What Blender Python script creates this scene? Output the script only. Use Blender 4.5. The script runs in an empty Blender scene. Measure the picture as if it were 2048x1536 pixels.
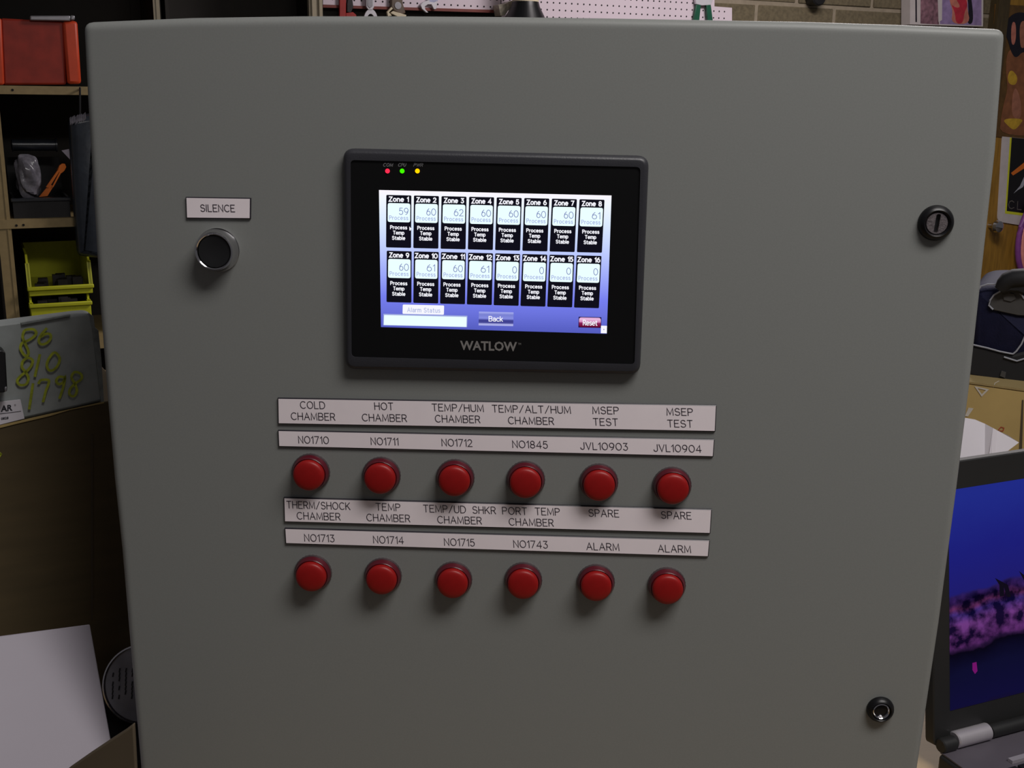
import bpy, bmesh, math, random
from mathutils import Vector, Matrix
random.seed(7)
scn = bpy.context.scene
COL = scn.collection
sin, cos, pi = math.sin, math.cos, math.pi

# ---------------------------------------------------------------- camera
FPX = 2250.0
CA, CB, CC = .25244599, -.04579919, .01385655          # pitch down, yaw, roll
CAMLOC = Vector((0, -.753, 1.46))
fw = Vector((sin(CB)*cos(CA), cos(CB)*cos(CA), -sin(CA)))
r0 = Vector((cos(CB), -sin(CB), 0)); u0 = r0.cross(fw)
rt = cos(CC)*r0 + sin(CC)*u0; up = -sin(CC)*r0 + cos(CC)*u0
cd = bpy.data.cameras.new('camera'); cam = bpy.data.objects.new('camera', cd); COL.objects.link(cam)
cam.matrix_world = Matrix(((rt.x, up.x, -fw.x, CAMLOC.x), (rt.y, up.y, -fw.y, CAMLOC.y),
                           (rt.z, up.z, -fw.z, CAMLOC.z), (0, 0, 0, 1)))
cd.sensor_fit = 'HORIZONTAL'; cd.sensor_width = 36; cd.lens = 36*FPX/2048
cd.clip_start = .02; cd.clip_end = 50
scn.camera = cam

# ---------------------------------------------------------------- light, world, exposure
vs = scn.view_settings
vs.view_transform = 'Standard'; vs.look = 'None'; vs.gamma = 1; vs.exposure = 0; vs.use_curve_mapping = False
w = bpy.data.worlds.new('room_ambient'); scn.world = w; w.use_nodes = True
w.node_tree.nodes['Background'].inputs[0].default_value = (.60, .58, .62, 1)
w.node_tree.nodes['Background'].inputs[1].default_value = .125

def area(name, loc, target, sx, sy, power, col):
    l = bpy.data.lights.new(name, 'AREA'); l.shape = 'RECTANGLE'; l.size = sx; l.size_y = sy
    l.energy = power; l.color = col
    o = bpy.data.objects.new(name, l); COL.objects.link(o); o.location = loc
    o.rotation_euler = (Vector(target)-Vector(loc)).to_track_quat('-Z', 'Y').to_euler()
    return o
area('ceiling_lamp_near', (.75, -.75, 2.75), (.75, -.75, 0), 1.2, .5, 34, (1, .965, .94))
area('ceiling_lamp_far', (1.2, 2.5, 2.75), (1.2, 2.5, 0), 1.2, .5, 58, (1, .93, .93))

# ---------------------------------------------------------------- projection helpers
def ray(x, y):
    d = (x-1024)/FPX*rt + (768-y)/FPX*up + fw
    return d/d.y
def P(x, y, Y=0.0): return CAMLOC + ray(x, y)*(Y-CAMLOC.y)
class Frame:
    """an upright plane seen in the picture: origin O, horizontal direction T, normal N towards the viewer"""
    def __init__(s, O, ang, tilt=0):
        s.O = Vector(O); s.T = Vector((cos(ang), sin(ang), 0)); n = Vector((sin(ang), -cos(ang), 0))
        s.U = Vector((0, 0, 1))*cos(tilt) - n*sin(tilt); s.N = s.T.cross(s.U)
    def at(s, x, y, off=0.0):
        d = ray(x, y); t = ((s.O + s.N*off - CAMLOC).dot(s.N))/d.dot(s.N)
        return CAMLOC + d*t
    def loc(s, a, b, c): return s.O + s.T*a + s.U*b + s.N*c
    def uv(s, p): return ((p-s.O).dot(s.T), (p-s.O).dot(s.U))
DOOR = Frame((0, 0, 0), 0)
WALL = Frame(P(1100, 20, 4.4-.753), math.radians(28))

# ---------------------------------------------------------------- materials
def mat(name, col, rough=.5, metal=0.0, noise=0.0, nscale=40, bump=0.0, bscale=200, emit=None, es=1.0, trans=0.0, spec=.5, coat=0.0, stretch=None):
    m = bpy.data.materials.new(name); m.use_nodes = True
    nt = m.node_tree; b = nt.nodes['Principled BSDF']
    b.inputs['Base Color'].default_value = (*col, 1); b.inputs['Roughness'].default_value = rough
    b.inputs['Metallic'].default_value = metal; b.inputs['Specular IOR Level'].default_value = spec
    b.inputs['Transmission Weight'].default_value = trans
    b.inputs['Coat Weight'].default_value = coat
    if emit is not None:
        b.inputs['Emission Color'].default_value = (*emit, 1); b.inputs['Emission Strength'].default_value = es
    tc = nt.nodes.new('ShaderNodeTexCoord')
    src = tc.outputs['Object']
    if stretch:
        mp = nt.nodes.new('ShaderNodeMapping'); mp.inputs['Scale'].default_value = stretch
        nt.links.new(src, mp.inputs[0]); src = mp.outputs[0]
    if noise:
        n = nt.nodes.new('ShaderNodeTexNoise'); n.inputs['Scale'].default_value = nscale; n.inputs['Detail'].default_value = 5
        nt.links.new(src, n.inputs['Vector'])
        r = nt.nodes.new('ShaderNodeValToRGB')
        r.color_ramp.elements[0].position = .3; r.color_ramp.elements[1].position = .7
        r.color_ramp.elements[0].color = (*[max(0, c*(1-noise)) for c in col], 1)
        r.color_ramp.elements[1].color = (*[min(1, c*(1+noise)) for c in col], 1)
        nt.links.new(n.outputs[0], r.inputs[0]); nt.links.new(r.outputs[0], b.inputs['Base Color'])
    if bump:
        n2 = nt.nodes.new('ShaderNodeTexNoise'); n2.inputs['Scale'].default_value = bscale; n2.inputs['Detail'].default_value = 3
        nt.links.new(src, n2.inputs['Vector'])
        bp = nt.nodes.new('ShaderNodeBump'); bp.inputs['Strength'].default_value = bump; bp.inputs['Distance'].default_value = .001
        nt.links.new(n2.outputs[0], bp.inputs['Height']); nt.links.new(bp.outputs[0], b.inputs['Normal'])
    return m
def emitter(name, col, s=1.0):
    m = bpy.data.materials.new(name); m.use_nodes = True; nt = m.node_tree
    nt.nodes.remove(nt.nodes['Principled BSDF'])
    e = nt.nodes.new('ShaderNodeEmission'); e.inputs[0].default_value = (*col, 1); e.inputs[1].default_value = s
    nt.links.new(e.outputs[0], nt.nodes['Material Output'].inputs[0]); return m
def srgb(r, g, b):
    f = lambda c: (c/255/12.92) if c <= 10 else ((c/255+.055)/1.055)**2.4
    return (f(r), f(g), f(b))

M = {}
M['paint'] = mat('grey_powder_paint', (.218, .224, .214), .48, noise=.035, nscale=900, spec=.3)
M['body'] = mat('grey_box_paint', (.24, .245, .24), .5, noise=.03, nscale=300)
M['plate_white'] = mat('engraved_plate_white', (.90, .81, .84), .45, noise=.015, nscale=60)
M['plate_black'] = mat('engraved_plate_core', (.012, .009, .016), .4, noise=.05)
M['engraving'] = mat('engraved_letter_dark', (.045, .035, .05), .6, noise=.05)
M['lens'] = mat('red_lens_plastic', (.27, .005, .005), .42, noise=.05, nscale=300, spec=.35)
M['collar'] = mat('dark_red_collar', (.085, .004, .012), .3, noise=.05, nscale=200, spec=.6)
M['bezelring'] = mat('dark_bezel_metal', (.20, .15, .16), .38, metal=.8, noise=.08, nscale=200)
M['chrome'] = mat('chrome', (.62, .61, .63), .12, metal=1, noise=.02)
M['chrome_dim'] = mat('brushed_chrome', (.55, .48, .48), .35, metal=1, noise=.25, nscale=500, bump=.3, bscale=900)
M['blackplastic'] = mat('black_plastic', (.010, .010, .011), .42, noise=.05)
M['blackgloss'] = mat('black_gloss_plastic', (.005, .005, .006), .36, noise=.05, spec=.3)
M['bezelgrey'] = mat('charcoal_bezel_plastic', (.028, .028, .034), .42, noise=.05, bump=.1, bscale=900)
M['glass'] = mat('black_screen_border', (.0035, .0035, .004), .45, noise=.05, spec=.25)
M['logo'] = mat('grey_logo_print', (.22, .21, .20), .5, noise=.03)
M['ledtext'] = mat('faint_silver_print', (.20, .20, .21), .5, noise=.03)
M['tan'] = mat('tan_shelf_paint', (.34, .25, .115), .5, noise=.08, nscale=60)
M['shelfdark'] = mat('shadowed_shelf_steel', (.020, .016, .012), .7, noise=.1)  # shade of the shelf interiors put into the colour
M['cream'] = mat('cream_post_paint', (.36, .31, .22), .5, noise=.06, nscale=60)
M['redbin'] = mat('red_bin_plastic', (.34, .028, .014), .5, noise=.15, nscale=30)
M['redbin2'] = mat('bright_red_bin_plastic', (.72, .075, .022), .45, noise=.08, nscale=30)
M['silver'] = mat('dull_silver', (.35, .34, .36), .4, metal=.7, noise=.1)
M['yellow'] = mat('yellow_bin_plastic', (.55, .56, .02), .45, noise=.06, nscale=40)
M['darkjunk'] = mat('dark_hardware', (.016, .012, .012), .6, noise=.4, nscale=60)
M['brownjunk'] = mat('brown_hardware', (.16, .09, .04), .6, noise=.3, nscale=60)
M['blackcrate'] = mat('black_crate', (.012, .012, .014), .5, noise=.2)
M['bubble'] = mat('bubble_wrap_film', (.26, .25, .29), .22, noise=.35, nscale=70, bump=1, bscale=60, spec=.8)
M['orange'] = mat('orange_handle', (.60, .14, .012), .4, noise=.05)
M['bluebag'] = mat('dark_blue_film', (.020, .026, .036), .3, noise=.25, nscale=25, bump=1, bscale=25, spec=.7)
M['greycase'] = mat('worn_grey_case', (.36, .385, .375), .55, noise=.1, nscale=70)
M['greyedge'] = mat('frayed_grey_edge', (.26, .28, .27), .6, noise=.3, nscale=120)
M['marker'] = mat('yellow_green_marker', (.38, .42, .03), .5, noise=.3, nscale=200)
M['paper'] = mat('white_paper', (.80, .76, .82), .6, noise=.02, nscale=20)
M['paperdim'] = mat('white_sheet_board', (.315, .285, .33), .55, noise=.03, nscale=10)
M['print'] = mat('dark_print', (.03, .03, .04), .5, noise=.05)
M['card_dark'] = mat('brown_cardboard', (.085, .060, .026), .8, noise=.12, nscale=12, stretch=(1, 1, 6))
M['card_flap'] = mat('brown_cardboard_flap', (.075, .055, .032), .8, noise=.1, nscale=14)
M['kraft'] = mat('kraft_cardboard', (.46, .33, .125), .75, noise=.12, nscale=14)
M['kraft2'] = mat('kraft_cardboard_toned_down', (.33, .245, .105), .75, noise=.08, nscale=14)  # top flap kraft, darkened to offset the far lamp on it
M['whiteprint'] = mat('pale_print', (.62, .58, .52), .6, noise=.1)
M['redprint'] = mat('red_print', (.40, .04, .02), .6, noise=.1)
M['tin'] = mat('tin_rim', (.62, .60, .62), .22, metal=1, noise=.05)
M['tinlabel'] = mat('grey_tin_label', (.36, .36, .42), .4, noise=.15, nscale=60)
M['peg'] = mat('pegboard_paint', (.66, .56, .62), .5, noise=.03, nscale=8)
M['hole'] = mat('peg_hole', (.006, .005, .006), .8, noise=.05)
M['maroon'] = mat('maroon_edge', (.16, .025, .016), .5, noise=.1)
M['redtool'] = mat('red_clamp_paint', (.34, .022, .018), .45, noise=.1)
M['steel'] = mat('bright_steel', (.72, .70, .74), .35, metal=.35, noise=.05)
M['beige'] = mat('beige_plug', (.62, .54, .38), .5, noise=.08)
M['brownplug'] = mat('brown_grip', (.12, .085, .06), .5, noise=.2)
M['bluesteel'] = mat('pale_blue_steel', (.50, .52, .72), .35, metal=.3, noise=.1)
M['green'] = mat('green_grip', (.008, .085, .045), .4, noise=.08)
M['cinder'] = mat('cinder_block', (.125, .100, .058), .9, noise=.22, nscale=70, bump=.6, bscale=120)
M['mortar'] = mat('mortar', (.26, .215, .155), .9, noise=.1)
M['film'] = mat('clear_plastic_scrap', (.42, .38, .30), .3, noise=.3, nscale=120)
M['floor'] = mat('concrete_floor', (.10, .09, .08), .8, noise=.2, nscale=5)
M['wood'] = mat('brown_wood_door', (.26, .135, .016), .5, noise=.22, nscale=10, stretch=(7, 7, 1))
M['wooddark'] = mat('dark_wood_frame', (.050, .034, .012), .6, noise=.2, nscale=14, stretch=(6, 6, 1))
M['bench'] = mat('bench_top_wood', (.26, .18, .085), .6, noise=.15, nscale=12, stretch=(1, 8, 1))
M['navy'] = mat('navy_nylon', (.011, .012, .038), .7, spec=.2, noise=.12, nscale=60, bump=.3, bscale=400)
M['bagblack'] = mat('black_webbing', (.008, .008, .010), .7, noise=.1)
M['baggrey'] = mat('dark_grey_panel', (.055, .052, .050), .7, noise=.1)
M['piping'] = mat('pale_piping', (.34, .35, .40), .5, noise=.05)
M['purple'] = mat('purple_plastic', (.20, .05, .24), .4, noise=.1)
M['pink'] = mat('pink_plastic', (.70, .26, .22), .4, noise=.1)
M['laptop'] = mat('charcoal_laptop_plastic', (.014, .014, .014), .45, noise=.05)
M['deck'] = mat('grey_laptop_deck', (.085, .075, .09), .4, noise=.05)
M['silverhinge'] = mat('silver_hinge', (.60, .56, .60), .3, metal=.6, noise=.03)
def flat(name, r, g, b, k=.0): return mat(name, srgb(r, g, b), .5, noise=(.05 if name == 'poster_white' else .22), nscale=30)

# ---------------------------------------------------------------- mesh builder
class MB:
    def __init__(s): s.v = []; s.f = []; s.m = []
    def add(s, vs_, fs, mi=0):
        n = len(s.v); s.v += [Vector(p) for p in vs_]; s.f += [tuple(i+n for i in f) for f in fs]; s.m += [mi]*len(fs)
        return s
    def hexa(s, c, mi=0):           # eight corners: 0-3 front, 4-7 back
        return s.add(c, [(0, 1, 2, 3), (7, 6, 5, 4), (0, 4, 5, 1), (1, 5, 6, 2), (2, 6, 7, 3), (3, 7, 4, 0)], mi)
    def box(s, lo, hi, fr=None, mi=0):
        g = fr.loc if fr else (lambda a, b, c: Vector((a, b, c)))
        (x0, y0, z0), (x1, y1, z1) = lo, hi
        return s.hexa([g(x0, y0, z0), g(x1, y0, z0), g(x1, y1, z0), g(x0, y1, z0),
                       g(x0, y0, z1), g(x1, y0, z1), g(x1, y1, z1), g(x0, y1, z1)], mi)
    def loft(s, rings, cap0=True, cap1=True, mi=0, closed=True):
        n = len(rings[0]); vs_ = [p for r in rings for p in r]; fs = []
        for i in range(len(rings)-1):
            for j in range(n if closed else n-1):
                k = (j+1) % n; fs.append((i*n+j, i*n+k, (i+1)*n+k, (i+1)*n+j))
        if cap0: fs.append(tuple(reversed(range(n))))
        if cap1: fs.append(tuple((len(rings)-1)*n+j for j in range(n)))
        return s.add(vs_, fs, mi)
    def prism(s, pts, ext, mi=0): return s.loft([[Vector(p) for p in pts], [Vector(p)+ext for p in pts]], mi=mi)
    def lathe(s, prof, o, ax, n=40, mi=0, cap0=True, cap1=True, knurl=None):
        ax = Vector(ax).normalized(); a = ax.orthogonal().normalized(); b = ax.cross(a); o = Vector(o)
        rings = []
        for i, (r, h) in enumerate(prof):
            ring = []
            for k in range(n):
                rr = r*(1-.02*(k % 2)) if knurl and i in knurl else r
                t = 2*pi*k/n; ring.append(o + ax*h + a*cos(t)*rr + b*sin(t)*rr)
            rings.append(ring)
        return s.loft(rings, cap0, cap1, mi)
    def tube(s, pts, r, n=8, mi=0, closed=False):
        pts = [Vector(p) for p in pts]; rings = []
        rr = r if isinstance(r, (list, tuple)) else [r]*len(pts)
        for i, p in enumerate(pts):
            if closed: d = pts[(i+1) % len(pts)]-pts[i-1]
            else: d = pts[min(i+1, len(pts)-1)]-pts[max(i-1, 0)]
            d.normalize(); a = d.cross(Vector((.13, .21, .97))).normalized(); b = d.cross(a)
            rings.append([p+a*cos(2*pi*k/n)*rr[i]+b*sin(2*pi*k/n)*rr[i] for k in range(n)])
        if closed: rings.append(rings[0]); return s.loft(rings, False, False, mi)
        return s.loft(rings, mi=mi)
WL = {}                                                     # where each object stands in the world
def link(o, parent, origin):
    COL.objects.link(o)
    if parent is not None:
        o.parent = parent; o.location = Vector(origin)-WL[parent.name]
    else: o.location = origin
    WL[o.name] = Vector(origin)
    return o
def build(name, mb, mats, parent=None, origin=None, smooth=False, bevel=0, label=None, kind=None, seg=2):
    if origin is None:
        xs = [p.x for p in mb.v]; ys = [p.y for p in mb.v]; zs = [p.z for p in mb.v]
        origin = Vector(((min(xs)+max(xs))/2, (min(ys)+max(ys))/2, min(zs)))
    origin = Vector(origin)
    me = bpy.data.meshes.new(name); me.from_pydata([tuple(p-origin) for p in mb.v], [], mb.f)
    if not isinstance(mats, (list, tuple)): mats = [mats]
    for m_ in mats: me.materials.append(m_)
    me.polygons.foreach_set('material_index', mb.m)
    bm = bmesh.new(); bm.from_mesh(me); bmesh.ops.remove_doubles(bm, verts=bm.verts, dist=1e-7)
    bmesh.ops.recalc_face_normals(bm, faces=bm.faces); bm.to_mesh(me); bm.free()
    if smooth:
        me.polygons.foreach_set('use_smooth', [True]*len(me.polygons))
        me.set_sharp_from_angle(angle=math.radians(38))
    o = bpy.data.objects.new(name, me); link(o, parent, origin)
    if bevel:
        b = o.modifiers.new('bevel', 'BEVEL'); b.width = bevel; b.segments = seg; b.limit_method = 'ANGLE'; b.angle_limit = math.radians(35)
        me.polygons.foreach_set('use_smooth', [True]*len(me.polygons)); me.set_sharp_from_angle(angle=math.radians(38))
    if label: o['label'] = label
    if kind: o['kind'] = kind
    return o
def empty(name, loc, label, cat, group=None):
    o = bpy.data.objects.new(name, None); o.empty_display_size = .02; link(o, None, loc)
    o['label'] = label; o['category'] = cat
    if group: o['group'] = group
    return o
def tag(o, label, cat, group=None):
    o['label'] = label; o['category'] = cat
    if group: o['group'] = group
    return o
def offset(pts, d):
    """inward offset of a closed 2-D outline (miter joins)"""
    n = len(pts); A = sum(pts[i][0]*pts[(i+1) % n][1]-pts[(i+1) % n][0]*pts[i][1] for i in range(n)); sg = 1 if A > 0 else -1
    out = []
    for i in range(n):
        p0, p1, p2 = pts[i-1], pts[i], pts[(i+1) % n]
        def nrm(a, b):
            dx, dy = b[0]-a[0], b[1]-a[1]; l = math.hypot(dx, dy) or 1e-9
            return (-dy/l*sg, dx/l*sg)
        a, b = nrm(p0, p1), nrm(p1, p2); k = 1+a[0]*b[0]+a[1]*b[1]
        k = max(k, .3)
        out.append((p1[0]+d*(a[0]+b[0])/k, p1[1]+d*(a[1]+b[1])/k))
    return out
def rounded(c, r, n=5):
    """round the corners of a 2-D polygon"""
    out = []; N = len(c); rr = r if isinstance(r, (list, tuple)) else [r]*N
    for i in range(N):
        p = Vector(c[i]); a = (Vector(c[i-1])-p); b = (Vector(c[(i+1) % N])-p)
        ri = min(rr[i], a.length*.49, b.length*.49)
        if ri < 1e-6: out.append((p.x, p.y)); continue
        A = p+a.normalized()*ri; B = p+b.normalized()*ri
        for k in range(n+1):
            t = k/n; q = A*(1-t)**2+p*2*t*(1-t)+B*t*t; out.append((q.x, q.y))
    return out
def pix2(fr, pts, off=0): return [fr.uv(fr.at(x, y, off)) for x, y in pts]
def plate(mb, fr, uvs, prof, mi=0, cap0=True, cap1=True):
    """prof: list of (inset, height towards the viewer)"""
    return mb.loft([[fr.loc(a, b, h) for a, b in (offset(uvs, i) if i else uvs)] for i, h in prof], cap0, cap1, mi)
def polyslab(mb, fr, px, off, th, mi=0):
    """polygon given by picture points, on the frame's plane at height off, going th back"""
    return mb.prism([fr.at(x, y, off) for x, y in px], -fr.N*th, mi)
def arc(cx, cy, rx, ry, a0, a1, n=10):
    return [(cx+rx*cos(math.radians(a0+(a1-a0)*k/n)), cy+ry*sin(math.radians(a0+(a1-a0)*k/n))) for k in range(n+1)]

# ---------------------------------------------------------------- lettering
# single-stroke engraving alphabet, cell height 1, y up
def G(w, *st): return (w, st)
GL = {
 'A': G(.72, [(0, 0), (.36, 1), (.72, 0)], [(.13, .36), (.59, .36)]),
 'B': G(.62, [(0, 0), (0, 1), (.35, 1)]+arc(.35, .76, .24, .24, 90, -90)+[(0, .52)], [(.35, .52)]+arc(.36, .26, .27, .26, 90, -90)+[(0, 0)]),
 'C': G(.70, arc(.40, .5, .40, .5, 48, 312, 16)),
 'D': G(.66, [(0, 0), (0, 1), (.28, 1)]+arc(.28, .5, .40, .5, 90, -90, 12)+[(0, 0)]),
 'E': G(.56, [(.56, 1), (0, 1), (0, 0), (.56, 0)], [(0, .53), (.46, .53)]),
 'H': G(.64, [(0, 0), (0, 1)], [(.64, 0), (.64, 1)], [(0, .52), (.64, .52)]),
 'I': G(.02, [(.0, 0), (.0, 1)]),
 'J': G(.46, [(.46, 1), (.46, .24)]+arc(.23, .24, .23, .24, 0, -180)),
 'K': G(.62, [(0, 0), (0, 1)], [(.60, 1), (0, .38)], [(.2, .58), (.62, 0)]),
 'L': G(.50, [(0, 1), (0, 0), (.50, 0)]),
 'M': G(.78, [(0, 0), (.04, 1), (.39, .12), (.74, 1), (.78, 0)]),
 'N': G(.62, [(0, 0), (0, 1), (.62, 0), (.62, 1)]),
 'O': G(.78, arc(.39, .5, .39, .5, 0, 360, 20)),
 'P': G(.58, [(0, 0), (0, 1), (.33, 1)]+arc(.33, .74, .25, .26, 90, -90)+[(0, .48)]),
 'R': G(.60, [(0, 0), (0, 1), (.33, 1)]+arc(.33, .74, .25, .26, 90, -90)+[(0, .48)], [(.32, .48), (.60, 0)]),
 'S': G(.60, arc(.30, .75, .27, .25, 25, 180, 7)+arc(.30, .75, .27, .24, 180, 262, 4)+arc(.30, .26, .30, .26, 78, -155, 12)),
 'T': G(.62, [(0, 1), (.62, 1)], [(.31, 1), (.31, 0)]),
 'U': G(.62, [(0, 1), (0, .3)]+arc(.31, .3, .31, .3, 180, 360)+[(.62, 1)]),
 'V': G(.68, [(0, 1), (.34, 0), (.68, 1)]),
 '/': G(.52, [(0, -.04), (.52, 1.04)]),
 '0': G(.72, arc(.36, .5, .36, .5, 0, 360, 20)),
 '1': G(.22, [(0, .78), (.22, 1), (.22, 0)]),
 '2': G(.58, arc(.28, .71, .27, .29, 165, -30, 9)+[(0, 0), (.58, 0)]),
 '3': G(.56, [(.04, 1), (.52, 1), (.26, .62)]+arc(.27, .31, .29, .31, 80, -150, 10)),
 '4': G(.64, [(.48, 0), (.48, 1), (0, .28), (.64, .28)]),
 '5': G(.56, [(.50, 1), (.1, 1), (.05, .56)]+arc(.27, .33, .29, .33, 130, -150, 12)),
 '7': G(.58, [(0, 1), (.58, 1), (.16, 0)]),
 '8': G(.58, arc(.29, .75, .24, .25, -90, 270, 14), arc(.29, .26, .29, .26, 90, 450, 14)),
 '9': G(.62, arc(.31, .68, .30, .32, 0, 360, 16), [(.61, .68), (.50, .22), (.24, 0)]),
}
XH = .70
def ell(w_, a0=0, a1=360, n=16): return arc(w_/2, XH/2, w_/2, XH/2, a0, a1, n)
GL.update({
 'o': G(.58, ell(.58)), 'c': G(.52, ell(.58, 48, 312, 14)), 'e': G(.56, [(.02, .37), (.55, .37)]+arc(.28, .35, .28, .35, 8, 310, 14)),
 'n': G(.50, [(0, 0), (0, XH)], [(0, .42)]+arc(.25, .43, .25, .27, 170, 0, 8)+[(.50, 0)]),
 'm': G(.84, [(0, 0), (0, XH)], [(0, .44)]+arc(.21, .46, .21, .24, 170, 0, 8)+[(.42, 0)], [(.42, .44)]+arc(.63, .46, .21, .24, 170, 0, 8)+[(.84, 0)]),
 'r': G(.30, [(0, 0), (0, XH)], [(0, .42), (.1, .62), (.30, .68)]),
 's': G(.46, arc(.23, .53, .2, .17, 25, 180, 6)+arc(.23, .53, .2, .17, 180, 260, 3)+arc(.23, .18, .23, .18, 75, -155, 9)),
 'a': G(.50, arc(.25, .49, .23, .21, 155, 0, 7)+[(.48, 0)], [(.48, .42), (.24, .39)]+arc(.22, .19, .21, .19, 100, 300, 8)+[(.48, .18)]),
 'p': G(.54, [(0, XH), (0, -.24)], arc(.27, .35, .27, .35, 180, -180, 14)), 'b': G(.54, [(0, 0), (0, 1)], arc(.27, .35, .27, .35, 180, -180, 14)),
 't': G(.34, [(.14, .92), (.14, .12), (.22, 0), (.34, 0)], [(0, XH), (.32, XH)]), 'l': G(.04, [(.02, 0), (.02, 1)]),
 'k': G(.46, [(0, 0), (0, 1)], [(.44, XH), (0, .26)], [(.16, .40), (.46, 0)]),
 'u': G(.50, [(0, XH), (0, .26)]+arc(.25, .27, .25, .27, 180, 360, 8)+[(.50, XH)], [(.50, XH), (.50, 0)]),
 'Z': G(.62, [(.02, 1), (.60, 1), (0, 0), (.62, 0)]),
 'W': G(.96, [(0, 1), (.24, 0), (.48, .95), (.72, 0), (.96, 1)]),
 '6': G(.60, arc(.30, .32, .30, .32, 0, 360, 16), [(.0, .32), (.10, .72), (.38, 1)]),
})
def strokes(text, gap=.24):
    x = 0; out = []
    for ch in text:
        if ch == ' ': x += .55; continue
        w_, st = GL[ch]
        for s_ in st: out.append([(x+a, b) for a, b in s_])
        x += w_+gap
    return out, x-gap
def ribbon(mb, pts, wd, fr, h, mi=0):
    """flat ribbon through plane points (u,v)"""
    n = len(pts); L = []; R = []
    closed = n > 3 and math.hypot(pts[0][0]-pts[-1][0], pts[0][1]-pts[-1][1]) < 1e-6
    for i in range(n):
        a = pts[i-1] if i else (pts[-2] if closed else pts[0]); b = pts[i+1] if i < n-1 else (pts[1] if closed else pts[-1])
        p = pts[i]
        d1 = Vector((p[0]-a[0], p[1]-a[1])); d2 = Vector((b[0]-p[0], b[1]-p[1]))
        if d1.length < 1e-9: d1 = d2
        if d2.length < 1e-9: d2 = d1
        d1.normalize(); d2.normalize(); t = d1+d2
        if t.length < .1: t = d1
        t.normalize(); nn = Vector((-t.y, t.x)); k = 1/max(.45, nn.dot(Vector((-d1.y, d1.x))))
        ex = Vector((0, 0))
        if not closed and i == 0: ex = -d2*wd*.4
        if not closed and i == n-1: ex = d1*wd*.4
        L.append((p[0]+nn.x*wd/2*k+ex.x, p[1]+nn.y*wd/2*k+ex.y)); R.append((p[0]-nn.x*wd/2*k+ex.x, p[1]-nn.y*wd/2*k+ex.y))
    vs_ = [fr.loc(*q, h) for q in L]+[fr.loc(*q, h) for q in R]
    mb.add(vs_, [(i, i+1, n+i+1, n+i) for i in range(n-1)], mi)
def stext(mb, text, x0, x1, ytop, ybot, slope, fr, off, wpx, mi=0, gap=.2, shear=0.0):
    """stroke lettering whose caps span ytop..ybot and whose picture extent is x0..x1"""
    st, W = strokes(text, gap); hp = ybot-ytop
    for s_ in st:
        q = []
        for a, b in s_:
            px = x0+(x1-x0)*a/W+(b-.5)*shear*hp; py = ybot-b*hp+slope*(px-(x0+x1)/2)
            q.append(fr.uv(fr.at(px, py, off)))
        ribbon(mb, q, wpx*.000335, fr, off, mi)
def engrave(mb, text, x0, x1, yc, hpx, slope, fr, off, wd, mi=0):
    """single-stroke text whose picture extent is x0..x1, centre line yc"""
    st, W = strokes(text)
    for s_ in st:
        q = []
        for a, b in s_:
            px = x0+(x1-x0)*a/W
            py = yc+slope*(px-(x0+x1)/2)-(b-.5)*hpx
            q.append(fr.uv(fr.at(px+(b-.5)*-1.0, py, off)))
        ribbon(mb, q, wd, fr, off, mi)
_tc = {}
def fonttext(text, bold=0.0, shear=0.0):
    k = (text, bold, shear)
    if k not in _tc:
        cu = bpy.data.curves.new('tmp', 'FONT'); cu.body = text; cu.size = 1; cu.offset = bold; cu.shear = shear; cu.resolution_u = 2
        ob = bpy.data.objects.new('tmp', cu); COL.objects.link(ob); bpy.context.view_layer.update()
        me = bpy.data.meshes.new_from_object(ob.evaluated_get(bpy.context.evaluated_depsgraph_get()))
        v = [(p.co.x, p.co.y) for p in me.vertices]; f = [tuple(p.vertices) for p in me.polygons]
        bpy.data.objects.remove(ob); bpy.data.curves.remove(cu); bpy.data.meshes.remove(me)
        x0, x1 = min(a for a, b in v), max(a for a, b in v); y0, y1 = min(b for a, b in v), max(b for a, b in v)
        _tc[k] = ([((a-x0)/(x1-x0), (b-y0)/(y1-y0)) for a, b in v], f)
    return _tc[k]
def puttext(mb, text, x0, x1, ytop, ybot, slope, fr, off, bold=0.0, shear=0.0, mi=0):
    """flat print whose picture box is x0..x1 by ytop..ybot (measured at its middle)"""
    v, f = fonttext(text, bold, shear)
    pts = []
    for a, b in v:
        px = x0+(x1-x0)*a; py = ybot+(ytop-ybot)*b+slope*(px-(x0+x1)/2)
        pts.append(fr.at(px, py, off))
    mb.add(pts, f, mi)

# ================================================================ SETTING
def struct(name, mb, mats, **k):
    o = build(name, mb, mats, **k); o['kind'] = 'structure'; return o
struct('floor', MB().box((-5, -3.5, -.1), (6, 7, 0)), M['floor'])
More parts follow.
